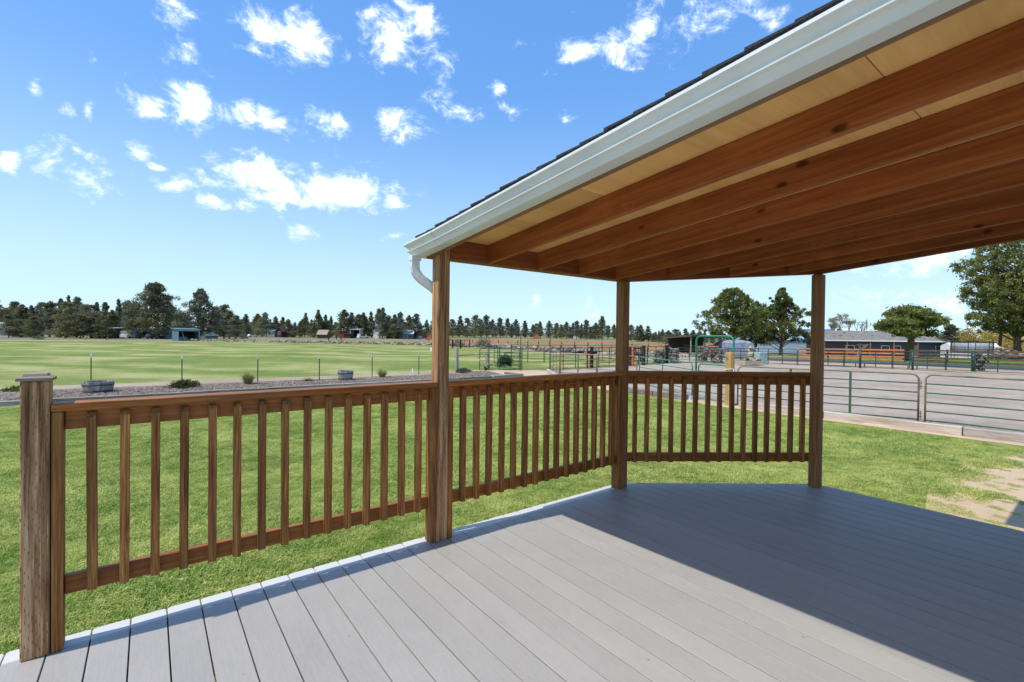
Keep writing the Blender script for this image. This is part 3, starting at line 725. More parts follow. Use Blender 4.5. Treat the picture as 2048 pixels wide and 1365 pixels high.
def z_at(px, py, z):
    r = ray(px, py); t = (z-CAM.z)/r.z; return CAM + r*t

A_C0, A_C1 = Vector((17.92, 16.71, GZ)), Vector((15.31, 13.17, GZ))
tpz = GZ+1.15
e1 = z_at(1274, 713, tpz); e1.z = GZ; g0 = z_at(1279, 714, tpz); g0.z = GZ; g1 = Vector((14.03, 5.58, GZ))
mid = A_C1.lerp(e1, 0.5)
panel(A_C0 + Vector((-.1, -.14, 0)), A_C1, 'rusty green panel angled from the tall gate frame to the corral corner', M_GREEN, 'panels around the near side of the arena', top_mat=M_RUST, h=1.2, ups=2)
panel(A_C1 + Vector((-.01, -.06, 0)), mid, 'rusty rail panel just right of the corral corner, near the lawn', M_GREEN, 'panels around the near side of the arena', top_mat=M_RUST, ups=1)
panel(mid + Vector((0, -.06, 0)), e1, 'rusty rail panel behind the second roof post, left of the bright green gate', M_GREEN, 'panels around the near side of the arena', top_mat=M_RUST, ups=1)
panel(g0, g1, 'bright green pipe gate left of the tall arched gate frame', M_BRIGHTG, None, ups=1, name='pipe_gate', cat='gate')
fL = Vector((13.79, 5.31, GZ)); fR = Vector((13.62, 4.02, GZ))
tall_frame(fL, fR, 'tall bright green arched gate frame beside the log post', M_BRIGHTG, 2.02)
panel(Vector((13.78, 5.22, GZ)), Vector((13.62, 4.16, GZ)), 'short bright green gate inside the tall arched frame', M_BRIGHTG, None, ups=0, name='pipe_gate', cat='gate', pins=False)
w0 = Vector((13.66, 3.90, GZ)); w1 = Vector((14.68, 0.04, GZ)); w2 = Vector((14.66, -0.09, GZ)); w3 = Vector((14.80, -3.6, GZ))
panel(w0, w1, 'long green panel with a worn top rail right of the log post', M_GREEN, 'panels around the near side of the arena', top_mat=M_GREEN, frame_mat=M_WORN, ups=2)
panel(w2, w3, 'green panel with a worn top rail at the right edge of the picture', M_GREEN, 'panels around the near side of the arena', top_mat=M_GREEN, frame_mat=M_WORN, ups=1)
panel(w3+Vector((0.01, -0.14, 0)), w3+Vector((0.12, -3.8, 0)), 'green panel beyond the right edge of the picture continuing the arena fence', M_GREEN, 'panels around the near side of the arena', top_mat=M_GREEN, frame_mat=M_WORN, ups=1)
# second tall frame with its open gate, by the path
f2 = Vector((16.68, 17.82, GZ)); f2R = Vector((17.98, 16.80, GZ))
tall_frame(f2, f2R, 'tall thin dark green gate frame over the dirt path', M_DKG, 2.35, r=0.022)
panel(Vector((14.86, 19.24, GZ)), f2+Vector((-.06, .05, 0)), 'dark green gate with rounded corners standing open beside the shrub', M_DKG, None, h=1.24, ups=1, name='pipe_gate', cat='gate')
panel(Vector((16.95, 20.4, GZ)), Vector((17.0, 18.1, GZ)), 'second dark green gate leaf folded back behind the open one', M_DKG, None, h=1.22, ups=0, name='pipe_gate', cat='gate')
# panels along the far left side of the arena and the side pens
ORD = 'first second third fourth fifth sixth seventh eighth ninth tenth eleventh twelfth thirteenth fourteenth fifteenth sixteenth seventeenth eighteenth nineteenth twentieth twenty-first twenty-second twenty-third twenty-fourth twenty-fifth twenty-sixth twenty-seventh twenty-eighth twenty-ninth thirtieth'.split()
def row(pts, label, group, mat, h=1.2, n=None, ups=2, name='corral_panel', pins=False, rails=6, r=0.022):
    c_ = 0
    for a, b in zip(pts[:-1], pts[1:]):
        a, b = Vector((*a, 0)), Vector((*b, 0)); L = (b-a).length; k = n or max(1, round(L/3.6))
        for i in range(k):
            p, q = a.lerp(b, i/k), a.lerp(b, (i+1)/k-0.02/k*1.0)
            p.z, q.z = terrain(p.x, p.y), terrain(q.x, q.y)
            panel(p, q, label % ORD[c_], mat, group, h, rails, ups, name, pins=pins, r=r); c_ += 1
row([(18.1, 16.9), (25, 17.6), (32.4, 18.6)], '%s dark green panel from the tall thin gateway along the arena side', 'panels along the left side of the arena', M_DKG, h=1.3)
row([(19.6, 24.5), (27.5, 22.5)], '%s dark panel from the left of the pen seen through the thin gateway', 'pen panels behind the tall gate frame', M_DKG, h=1.3)
row([(27.5, 22.3), (36, 24)], '%s dark panel from the left of the pen behind the black post', 'pen panels behind the black posts', M_DKG, h=1.3)
row([(33.0, 18.5), (37.4, 14.6), (40.4, 9.5), (41.9, 4.2), (42.3, -14)], '%s green panel from the left of the far arena fence before the road', 'panels of the far arena fence', M_DKG, h=1.2, rails=6)
def stout(p, h, label, mat=M_DKG, r=0.06, group=None, name='fence_post'):
    p = Vector(p); root = tag(empty(name, p), label, 'post', group)
    MB().tube([(0, 0, 0), (0, 0, h)], [r, r*0.95], 8).build('shaft', mat, root, smooth=True)
    MB().lathe([(r*1.15, h), (r*1.15, h+0.02), (0.001, h+0.035)], 10).build('cap', mat, root)
    return root
for x, y, lb in ((1720, 736.5, 'left'), (1825, 740.5, 'right')):
    stout(at(x, y), 1.28, 'stout dark green fence post before the grey house, %s one of two' % lb, r=0.07)
    for s in (-9, 9):
        tag(MB().tube([(0, 0, 0), (0, 0, 0.3)], 0.035, 6).build('ground_stub', M_STEEL, None, at(x+s, y-1.5)), 'small rusty stub in the ground %s the %s stout green post' % ('left of' if s < 0 else 'right of', lb), 'stub')
stout(at(1947, 744), 1.28, 'stout dark green fence post with a stone stack against it', r=0.08)
stout(at(1516, 727), 1.2, 'green fence post beside the mint utility box', r=0.05)
# black and rusty posts by the wooden gate
def timber_post(p, h, label, mat=W_BLACK, r=0.12):
    o = MB().lathe([(0.0001, 0), (r, 0), (r*1.03, h*0.4), (r*0.96, h-0.02), (r*0.85, h), (0.0001, h+0.01)], 12).build('timber_post', mat, None, p, smooth=False)
    return tag(o, label, 'post')
timber_post(at(1183, 736), 1.34, 'thick black post with a long shadow inside the corral')
timber_post(at(1173, 731), 1.25, 'thin orange painted post left of the thick black corral post', M_ORANGE, 0.055)
timber_post(at(1265, 731), 1.35, 'rust coloured gate post left of the black braced gate', M_ORANGE, 0.09)
timber_post(at(1260, 733), 1.3, 'black post half hidden by the second roof post', W_BLACK, 0.10)
timber_post(at(1287, 731), 1.4, 'black post at the hinge of the braced gate', W_BLACK, 0.13)
timber_post(at(1333, 727), 1.40, 'black corner post beside the stone basket with the white pipe', W_BLACK, 0.14)
def braced_gate():
    p, q = at(1267, 729), at(1283, 729); d = q-p; L = d.length
    root = tag(empty('braced_gate', p, math.atan2(d.y, d.x)), 'small black gate with a diagonal brace between two posts', 'gate')
    for z in (0.25, 0.7, 1.15): box('gate_rail', (L, 0.04, 0.09), (L/2, 0, z), W_BLACK, root)
    for x in (0.04, L-0.04): box('stile', (0.08, 0.04, 1.1), (x, 0.045, 0.7), W_BLACK, root)
    MB().tube([(0.05, -0.04, 1.15), (L-0.05, -0.04, 0.25)], 0.035, 5).build('brace', W_BLACK, root)
braced_gate()
tag(MB().tube([(0, 0, 0), (0.03, 0, 1.15)], 0.03, 7).build('white_pipe', M_WHITE, None, at(1337, 727)), 'white pipe leaning on the black corner post', 'pipe')
tag(MB().tube([(0, 0, 0.04), (3.4, 1.2, 0.04)], 0.05, 6).build('white_pole', M_WHITE, None, at(1366, 725)), 'white pole lying on the dirt at the far edge of the arena', 'pole')
tag(MB().tube([(0, 0, 0), (0.5, -0.2, 1.2)], 0.045, 6).build('white_board', M_WHITE, None, at(1432, 727)), 'white board leaning against the right stone basket', 'board')

# log post
def log_post():
    p = Vector((13.48, 4.05, GZ)); root = tag(empty('log_post', p), 'thick peeled log post with a rope tied round it', 'post')
    prof = [(0.0001, 0.0), (0.135, 0.0), (0.130, 0.3), (0.126, 0.8), (0.122, 1.2), (0.121, 1.53), (0.112, 1.55), (0.0001, 1.55)]
    MB().lathe(prof, 20).build('log', W_LOG, root, smooth=False)
    ring = [(0.132*math.cos(a), 0.132*math.sin(a), 1.06+0.012*math.sin(a*2)) for a in np.linspace(0, 2*PI, 19)]
    m = MB().tube(ring, 0.011, 6); m.tube([(-0.05, -0.128, 1.06), (-0.055, -0.135, 0.85), (-0.05, -0.13, 0.72)], 0.009, 5); m.build('rope', M_WHITE, root, smooth=True)
log_post()

# orange board fence along the road
def board_fence(pts, label, mat, h=1.15, rails=4, post_mat=W_BLACK, spacing=2.6, group=None, rd=0.14):
    pts = [Vector((x, y, terrain(x, y))) for x, y in pts]
    root = tag(empty('board_fence', pts[0]), label, 'fence', group); R0 = root.location
    for a, b in zip(pts[:-1], pts[1:]):
        L = (b-a).length; k = max(1, round(L/spacing)); rz = math.atan2((b-a).y, (b-a).x)
        for i in range(k):
            p, q = a.lerp(b, i/k), a.lerp(b, (i+1)/k); p.z, q.z = terrain(p.x, p.y), terrain(q.x, q.y); c = (p+q)/2
            box('post', (0.12, 0.12, h+0.05), (p.x-R0.x, p.y-R0.y, p.z+(h+0.05)/2-R0.z), post_mat, root, (0, 0, rz))
            for j in range(rails):
                z = h-0.07-j*(h-0.22)/(rails-1+1e-6) if rails > 1 else h-0.1
                off = Vector((math.sin(rz), -math.cos(rz), 0))*0.085
                box('board', ((q-p).length-0.01, 0.035, rd), (c.x+off.x*-1-R0.x, c.y+off.y*-1-R0.y, c.z+z-R0.z), mat, root, (0, -math.atan2(q.z-p.z, (q-p).length), rz))
    return root
board_fence([(57.6, 28.5), (56.7, 33), (53, 55.5), (49.8, 83), (48, 92)], 'long orange board fence running away beyond the pasture corner', M_ORANGE, h=1.18, rails=3)
board_fence([(56.3, 9.6), (56.2, 13), (55.8, 18.6)], 'orange board fence in front of the grey roofed house', M_ORANGE, h=1.2, rails=4, spacing=2.5)
board_fence([(56.6, -14), (56.3, 9.2)], 'dark brown board fence along the road before the trampoline', M_BROWNF, h=1.2, rails=4, spacing=2.6)
board_fence([(41.4, 62), (39.5, 74)], 'low dark rail between posts on the rubble bank', M_BROWNF, h=1.3, rails=1, spacing=6)

# old post and rail by the path
def old_rail():
    p = Vector((13.0, 18.6, GZ)); q = Vector((15.97, 20.0, GZ)); d = q-p; L = d.length
    root = tag(empty('hitching_rail', p, math.atan2(d.y, d.x)), 'old grey post and rail standing in the bed left of the open gate', 'hitching rail')
    for x, h in ((0, 1.32), (L, 1.22)):
        MB().lathe([(0.0001, 0), (0.085, 0), (0.08, h*.5), (0.075, h-0.04), (0.05, h), (0.0001, h)], 10).build('post', W_OLD, root, (x, 0, 0))
    MB().tube([(0, 0, 0.88), (L, 0, 0.86)], 0.03, 7).build('rail', W_OLD, root)
old_rail()

# wire fence behind the planted bed
def wire_fence():
    pts = [(-12, 23.6), (-6.6, 23.0), (-1.73, 21.6), (1.06, 19.02), (3.47, 17.94), (5.70, 17.54), (8.12, 17.95), (10.69, 18.42), (13.0, 18.55)]
    root = tag(empty('wire_fence', (3.47, 17.94, GZ)), 'low wire mesh fence on steel posts with white tips behind the planted bed', 'fence'); R0 = root.location
    for x, y in pts[:-1]:
        m = MB(); m.quadbox((0, 0, 0.46), (0.036, 0.008, 0.92)); m.quadbox((0, 0.017, 0.46), (0.007, 0.030, 0.92))
        for z in np.arange(0.15, 0.9, 0.06): m.quadbox((0, -0.007, z), (0.016, 0.008, 0.012))
        po = m.build('post', M_TPOST, root, (x-R0.x, y-R0.y, 0), (0, 0, random.uniform(-.4, .4)))
        tp_ = MB(); tp_.quadbox((0, 0, 1.035), (0.042, 0.010, 0.22)); tp_.quadbox((0, 0.017, 1.035), (0.009, 0.034, 0.22)); tp_.build('white_tip', M_WHITE, po)
    m = MB()
    for (x0, y0), (x1, y1) in zip(pts[:-1], pts[1:]):
        L = math.hypot(x1-x0, y1-y0); n = int(L/0.15)
        for z in np.arange(0.05, 1.02, 0.10): m.tube([(x0-R0.x, y0-R0.y, z), (x1-R0.x, y1-R0.y, z)], 0.0012, 3, False)
        for i in range(n):
            f = i/n; m.tube([(x0+(x1-x0)*f-R0.x, y0+(y1-y0)*f-R0.y, 0.04), (x0+(x1-x0)*f-R0.x, y0+(y1-y0)*f-R0.y, 1.0)], 0.0011, 3, False)
    tag(m.build('wire_mesh', M_WIRE, root, fix=False), kind='stuff')
wire_fence()

# ------------------------------------------------------------------ timbers that edge the lawn
def timber(p, q, label, group, mat, h=0.17, w=0.19):
    p, q = Vector(p), Vector(q); d = q-p; L = math.hypot(d.x, d.y)-0.02
    bm = bmesh.new(); bmesh.ops.create_cube(bm, size=1.0); bmesh.ops.scale(bm, vec=(L, w, h), verts=bm.verts)
    bmesh.ops.subdivide_edges(bm, edges=[e for e in bm.edges if abs(e.verts[0].co.x-e.verts[1].co.x) > 0.5], cuts=9)
    bmesh.ops.bevel(bm, geom=[e for e in bm.edges if abs(e.calc_face_angle(0)) > 1.0], offset=0.012, segments=1, affect='EDGES')
    for v in bm.verts: v.co += Vector((0, random.uniform(-.006, .006), random.uniform(-.006, .006)))
    me = bpy.data.meshes.new('timber'); bm.to_mesh(me); bm.free()
    o = obj('edging_timber', me, mat, None, ((p.x+q.x)/2, (p.y+q.y)/2, GZ+h/2-0.015), (random.uniform(-.02, .02), 0, math.atan2(d.y, d.x)))
    return tag(o, label, 'timber', group)
us = [-8.4, -5.9, -3.4, -0.9, 0.85, 3.1, 5.6, 8.1, 10.5]
lab = ['past the left edge of the picture', 'at the left edge of the picture', 'directly behind the capped end post', 'in front of the left barrel planter', 'in front of the reddish shrub', 'in front of the tall grass clump', 'in front of the right barrel planter', 'in front of the white standpipe']
for i in range(8):
    timber((us[i], 14.34+random.uniform(-.04, .04)), (us[i+1], 14.34+random.uniform(-.04, .04)), 'grey weathered timber edging the planted bed %s' % lab[i], 'timbers edging the planted bed', W_TIE)
timber((10.5, 14.36), (12.2, 14.28), 'dark weathered timber near the end of the planted bed before the mulch mound', 'timbers edging the planted bed', W_TIE, 0.18)
timber((12.2, 14.24), (14.0, 14.30), 'pale timber at the end of the planted bed beside the dirt path', 'timbers edging the planted bed', W_TIEP, 0.21)
tag(timber((14.02, 14.35), (13.95, 15.6), 'short dark timber turning the corner of the planted bed at the path', 'timbers edging the planted bed', W_TIE, 0.2), None)
timber((17.3, 16.2), (15.1, 13.15), 'pale timber under the angled panel beside the path', 'timbers edging the arena', W_TIEP, 0.2)
vsn = [(14.05, 8.6), (13.35, 7.9), (13.30, 6.5), (13.32, 5.3)]
timber(vsn[0], vsn[1], 'brown timber edging the arena at the corner seen through the angled railing', 'timbers edging the arena', W_TIE, 0.22)
timber(vsn[1], vsn[2], 'brown timber edging the arena left of the bright green gate foot', 'timbers edging the arena', W_TIE, 0.22)
timber(vsn[2], vsn[3], 'dark timber edging the arena next to the bright green gate foot', 'timbers edging the arena', W_TIE, 0.22)
vr = [(13.40, 3.7), (13.32, 1.55), (13.38, -0.95), (13.62, -3.4), (13.85, -5.9), (14.0, -8.3)]
lr = ['right of the log post behind the angled railing', 'just right of the last roof post', 'under the pair of panel ends', 'under the right hand panel', 'past the right edge of the picture']
for i in range(5): timber(vr[i], vr[i+1], 'pale timber edging the arena %s' % lr[i], 'timbers edging the arena', W_TIEP, 0.2, 0.2)
tag(MB().quadbox((0, 0, 0.02), (0.30, 0.24, 0.04)).quadbox((0.02, 0, 0.09), (0.2, 0.05, 0.12)).build('metal_bracket', M_ZINC, None, Vector((13.45, 5.25, GZ))), 'small grey metal foot under the bright green gate', 'bracket')

# ------------------------------------------------------------------ things in the bed
def barrel(p, r, h, label, s=1):
    root = tag(empty('barrel_planter', p), label, 'planter', 'half barrel planters in the bed')
    n = 18
    for i in range(n):
        a0, a1 = 2*PI*i/n+0.012, 2*PI*(i+1)/n-0.012; m = MB(); pts = []
        for z, rr in ((0, r*.86), (h*.5, r*.96), (h, r)):
            for ra in (rr, rr-0.03):
                for a in (a0, a1): pts.append((ra*math.cos(a), ra*math.sin(a), z+(random.uniform(-.006, .006) if z == h else 0)))
        m.v = pts; m.f = [(0,1,5,4),(4,5,9,8),(2,6,7,3),(6,10,11,7),(8,9,11,10),(0,4,6,2),(4,8,10,6),(1,3,7,5),(5,7,11,9),(0,2,3,1)]
        m.build('stave', W_BARREL, root)
    for z, rr in ((h*.2, r*.905), (h*.72, r*.985)):
        m = MB().lathe([(rr, z-.02), (rr+.006, z-.02), (rr+.008, z+.02), (rr, z+.02)], 28); m.build('hoop', M_STEEL, root, smooth=True)
    MB().lathe([(0.0001, h*.55), (r*.9, h*.55)], 20).build('soil', G_MULCH, root)
barrel(Vector((-1.22, 16.95, GZ)), 0.40, 0.36, 'grey half barrel planter at the left end of the bed')
barrel(Vector((6.64, 17.1, GZ)), 0.32, 0.42, 'grey half barrel planter near the middle of the bed', 2)

def leaves(n, cen, spread, size, up=0.3, seed=0, outward=True):
    """n triangles scattered round the centres; returns corner array and tints"""
    g = np.random.default_rng(seed)
    k = g.integers(0, len(cen), n); c = cen[k] + g.normal(size=(n, 3))*(spread[k] if np.ndim(spread) == 2 else spread)
    d = g.normal(size=(n, 3)); d[:, 2] += up; d /= np.linalg.norm(d, axis=1)[:, None]
    e = np.cross(d, g.normal(size=(n, 3))); e /= np.linalg.norm(e, axis=1)[:, None]+1e-9
    s = size*g.uniform(0.55, 1.45, (n, 1))
    tri = np.stack([c-d*s*.5-e*s*.32, c-d*s*.5+e*s*.32, c+d*s*.8], 1)
    return tri, k, g
def bush(name, p, r, h, mat, label, n=1400, size=0.045, seed=0, cat='shrub', stems=True):
    g = np.random.default_rng(seed); root = tag(empty(name, p), label, cat)
    m = 70; th = g.uniform(0, 2*PI, m); ph = np.arccos(g.uniform(0.02, 1, m)); rr = g.uniform(.55, 1.0, m)
    cen = np.stack([r*rr*np.sin(ph)*np.cos(th), r*rr*np.sin(ph)*np.sin(th), h*(.12+.86*rr*np.cos(ph))], 1)
    tri, k, gg = leaves(n, cen, np.array([r*.13, r*.13, h*.09]), size, 0.5, seed)
    tri[:, :, 2] = np.maximum(tri[:, :, 2], 0.01)
    obj('foliage', np_mesh(tri, 3, mat, gg.uniform(0, 1, m)[k]*.7+gg.uniform(0, .3, n)), None, root)
    st = MB()
    for i in range(6):
        c = cen[i]; st.tube([(0, 0, 0), tuple(c*0.5), tuple(c*0.9)], [0.012, 0.008, 0.003], 4)
    st.build('stems', M_BARKG, root)
    return root
def clump(p, r, h, label, seed=0, n=260):
    g = np.random.default_rng(seed); root = tag(empty('grass_clump', p), label, 'ornamental grass')
    a = g.uniform(0, 2*PI, n); lean = g.uniform(.1, 1.0, n); hh = h*g.uniform(.6, 1.1, n)
    b = np.stack([np.cos(a), np.sin(a), np.zeros(n)], 1); w = np.stack([-np.sin(a), np.cos(a), np.zeros(n)], 1)*0.008
    base = b*g.uniform(0, .25*r, (n, 1)); mid_ = base+b*(lean*r*.45)[:, None]; mid_[:, 2] = hh*.6; tip = base+b*(lean*r)[:, None]; tip[:, 2] = hh*(1.0-.35*lean)
    q1 = np.stack([base-w, base+w, mid_+w, mid_-w], 1); q2 = np.stack([mid_-w, mid_+w, tip+w*.15, tip-w*.15], 1)
    tt = g.uniform(0, 1, n)
    obj('blades', np_mesh(np.concatenate([q1, q2]), 4, L_CLUMP, np.concatenate([tt, np.minimum(1, tt+.15)])), None, root)
    return root
bush('low_shrub', at(369, 776), 0.48, 0.30, L_RED, 'low reddish green shrub at the foot of a fence post in the bed', 1800, .05, 3)
clump(at(497, 769), 0.42, 0.52, 'pale tufted grass clump left of the third fence post', 5)
clump(at(764, 755), 0.45, 0.46, 'pale tufted grass clump right of the middle barrel planter', 6)
clump(at(617, 763), 0.35, 0.16, 'tiny flat grass tuft beside the middle barrel planter', 7, 140)
bush('low_shrub', at(928, 746.5), 0.42, 0.26, L_GREY, 'low grey green shrub at the foot of the old grey post', 1500, .05, 8)
MOUND = Vector((13.2, 15.9, GZ))
bush('round_shrub', at(1009, 740)+Vector((0, 0, 0.14)), 0.46, 0.72, L_SHRUB, 'dark green round shrub on the mulch mound before the open gate', 3200, .06, 9)
bush('weed', at(30, 783), 0.35, 0.16, L_WEED, 'small bright green weed in the bed left of the end post', 500, .06, 10, 'weed')
def mound():
    m = MB(); N = 22; R_ = 9
    m.v.append((0, 0, 0.26)); g = random.Random(3)
    for i in range(1, R_+1):
        for j in range(N):
            f = i/R_; a = 2*PI*j/N; h = 0.26*(math.cos(f*PI)*.5+.5)+g.uniform(-.012, .012)*(f < 1)
            m.v.append((1.75*f*math.cos(a), 0.95*f*math.sin(a), max(h, -0.02) if f < 1 else -0.02))
    for j in range(N): m.f.append((0, 1+j, 1+(j+1) % N))
    for i in range(R_-1):
        for j in range(N): m.f.append((1+i*N+j, 1+(i+1)*N+j, 1+(i+1)*N+(j+1) % N, 1+i*N+(j+1) % N))
    tag(m.build('mulch_mound', G_MULCH, None, (12.5, 15.55, GZ+0.02), (0, 0, -0.12), smooth=True), kind='structure')
mound()
def chips():
    g = np.random.default_rng(12); n = 34000
    x = g.uniform(-6, 13.8, n); y = 14.45+g.beta(1.0, 1.5, n)*3.6
    z = np.full(n, GZ+0.022); e = ((x-12.5)/1.75)**2+((y-15.55)/.95)**2; z += np.where(e < 1, .26*(np.cos(np.sqrt(np.minimum(e, 1))*PI)*.5+.5), 0)
    c = np.stack([x, y, z+g.uniform(0, .02, n)], 1); a = g.uniform(0, PI, n); t = g.uniform(-.5, .5, n)
    d = np.stack([np.cos(a), np.sin(a), t], 1)*g.uniform(.010, .034, (n, 1)); w = np.stack([-np.sin(a), np.cos(a), g.uniform(-.6, .6, n)], 1)*g.uniform(.004, .011, (n, 1))
    q = np.stack([c-d-w, c+d-w, c+d+w, c-d+w], 1)
    mt = leaf_mat('mulch_chips', (0.09, 0.065, 0.048), (0.46, 0.375, 0.295), 0.9, 0)
    tag(obj('mulch_chips', np_mesh(q, 4, mt, g.uniform(0, 1, n)**1.4)), 'loose bark chips covering the planted bed', 'mulch', kind='stuff')
chips()
def standpipe():
    root = tag(empty('standpipe', at(825, 752)), 'small white standpipe on a grey plate in the bed', 'standpipe')
    MB().tube([(0, 0, 0), (0, 0, 0.33)], 0.022, 8).build('pipe', M_WHITE, root, smooth=True)
    MB().tube([(0, 0, 0.34), (0, 0, 0.37)], 0.035, 8).build('cap', M_WHITE, root); box('plate', (0.3, 0.2, 0.03), (0, 0, 0.03), M_ZINC, root)
standpipe()
def plough():
    p = at(970, 741.5); root = tag(empty('old_plough', p, 0.55), 'antique plough with bleached wooden handles before the open gate', 'plough')
    for s in (-1, 1):
        MB().tube([(0.05, .05*s, 0.22), (-.10, .14*s, .42), (-.38, .22*s, .72), (-.62, .24*s, .92), (-.72, .24*s, .95)], [.034, .036, .036, .034, .03], 7).build('handle', W_HANDLE, root, smooth=True)
    MB().tube([(0.0, 0, .25), (.45, 0, .34), (.95, 0, .30)], [.04, .035, .03], 7).build('beam', W_HANDLE, root, smooth=True)
    MB().tube([(-.28, -.2, .62), (-.28, .2, .62)], .016, 6).build('cross_bar', W_HANDLE, root)
    MB().face([(0, .02, 0), (.38, .02, .03), (.42, .16, .20), (.05, .20, .34), (-.05, .05, .30)]).face([(0, .0, 0), (.38, .0, .03), (.42, .14, .20), (.05, .18, .34), (-.05, .03, .30)]).build('mouldboard', M_STEEL, root)
    w = MB(); ring = [(.62+.17*math.cos(a), .06, .17+.17*math.sin(a)) for a in np.linspace(0, 2*PI, 21)]; w.tube(ring, .014, 5)
    for a in np.arange(0, PI, PI/4): w.tube([(.62+.17*math.cos(a), .06, .17+.17*math.sin(a)), (.62-.17*math.cos(a), .06, .17-.17*math.sin(a))], .008, 4)
    w.build('wheel', M_STEEL, root)
plough()

# ------------------------------------------------------------------ stones
_ico = None
def stone_verts(n, seed, flat=0.7):
    """n rough stones of unit size: vertices (n,12,3) and the 20 faces"""
    global _ico
    if _ico is None:
        bm = bmesh.new(); bmesh.ops.create_icosphere(bm, subdivisions=1, radius=1.0)
        bm.verts.ensure_lookup_table(); _ico = (np.array([v.co[:] for v in bm.verts]), np.array([[v.index for v in f.verts] for f in bm.faces])); bm.free()
    g = np.random.default_rng(seed)
    v = _ico[0][None]*g.uniform(.6, 1.25, (n, len(_ico[0]), 1)); v = v*np.array([1, .85, flat])
    a = g.uniform(0, 2*PI, n); c, s = np.cos(a), np.sin(a)
    x = v[:, :, 0]*c[:, None]-v[:, :, 1]*s[:, None]; y = v[:, :, 0]*s[:, None]+v[:, :, 1]*c[:, None]
    return np.stack([x, y, v[:, :, 2]], 2), _ico[1], g
def stones(name, cen, size, mat, parent=None, loc=(0, 0, 0), seed=0, flat=.7):
    n = len(cen); v, f, g = stone_verts(n, seed, flat)
    v = v*(np.asarray(size).reshape(-1, 1, 1) if np.ndim(size) else size*g.uniform(.6, 1.4, (n, 1, 1))) + cen[:, None, :]
    tri = v[:, f, :].reshape(-1, 3, 3)
    return obj(name, np_mesh(tri, 3, mat, g.uniform(0, 1, n).repeat(len(f))), None, parent, loc)
L_STONE = leaf_mat('mixed_lava_stones', (0.09, 0.07, 0.055), (0.42, 0.345, 0.275), 0.95, 0)
L_STACK = leaf_mat('stacked_dark_stones', (0.02, 0.018, 0.017), (0.34, 0.29, 0.235), 0.95, 0)
def basket(p, r, h, label, seed):
    root = tag(empty('stone_basket', p), label, 'stone basket', 'wire baskets of stones along the arena fence')
    g = np.random.default_rng(seed); n = 120
    a = g.uniform(0, 2*PI, n); z = g.uniform(.06, h, n); rr = r*np.sqrt(g.uniform(.35, 1, n))*.9
    tag(stones('stones', np.stack([rr*np.cos(a), rr*np.sin(a), z], 1), .13, L_STACK, root, seed=seed, flat=.55), kind='stuff')
    m = MB()
    for z in np.arange(.05, h+.05, .22): m.tube([(r*math.cos(t), r*math.sin(t), z) for t in np.linspace(0, 2*PI, 15)], .008, 3, False)
    for t in np.arange(0, 2*PI, PI/6): m.tube([(r*math.cos(t), r*math.sin(t), .03), (r*math.cos(t), r*math.sin(t), h)], .008, 3, False)
    m.build('wire', M_WIRE, root, fix=False)
basket(at(1346, 727), 0.42, 1.15, 'stone filled wire basket beside the black corner post', 1)
basket(at(1405, 723), 0.45, 1.25, 'left one of two stone baskets in front of the firewood shelter', 2)
basket(at(1433, 727), 0.50, 1.15, 'right one of two stone baskets with a white board against it', 3)
basket(at(1319, 727), 0.42, 1.05, 'stone basket left of the black corner post', 6)
basket(at(1957, 743), 0.30, 1.10, 'dark stacked stone basket at the right end of the far fence', 4)
def rubble():
    g = np.random.default_rng(5); C = []
    for (x0, y0), (x1, y1), n, w in (((42.3, 36), (46, 62), 260, 2.2), ((45, 62), (44, 84), 420, 2.6), ((43, 84), (23, 112), 380, 3.2), ((20, 116), (6, 122), 50, 2.0), ((-40, 130), (-2, 127), 14, 2)):
        t = g.uniform(0, 1, n); C.append(np.stack([x0+(x1-x0)*t+g.normal(size=n)*w*.6, y0+(y1-y0)*t+g.normal(size=n)*w*.6, np.zeros(n)], 1))
    C = np.concatenate(C); C[:, 2] = [terrain(a, b) for a, b, _ in C]; C[:, 2] += g.uniform(0, .45, len(C))
    tag(stones('rubble_bank', C, .29, L_STONE, seed=6, flat=.7), 'long bank of grey lava rubble at the far edge of the pasture', 'rubble', kind='stuff')
    n = 240; P = []
    for _ in range(n):
        q = far(g.uniform(1230, 1400), g.uniform(47, 60)); P.append((q.x, q.y, q.z+g.uniform(0, .2)))
    tag(stones('scattered_rubble', np.array(P), .20, L_STONE, seed=8), 'small scattered stones on the dirt beyond the far arena fence', 'rubble', kind='stuff')
rubble()
for i, (x, y, s, lb) in enumerate(((1005, 694, .55, 'pale boulder left of the tall thin gate frame'), (1012, 694, .5, 'pale boulder touching another one left of the tall thin gate frame'))):
    o = stones('boulder', np.zeros((1, 3)), s, M_TANW, None, at(x, y+1.0)+Vector((0, 0, .25)), seed=20+i, flat=.85); tag(o, lb, 'boulder')

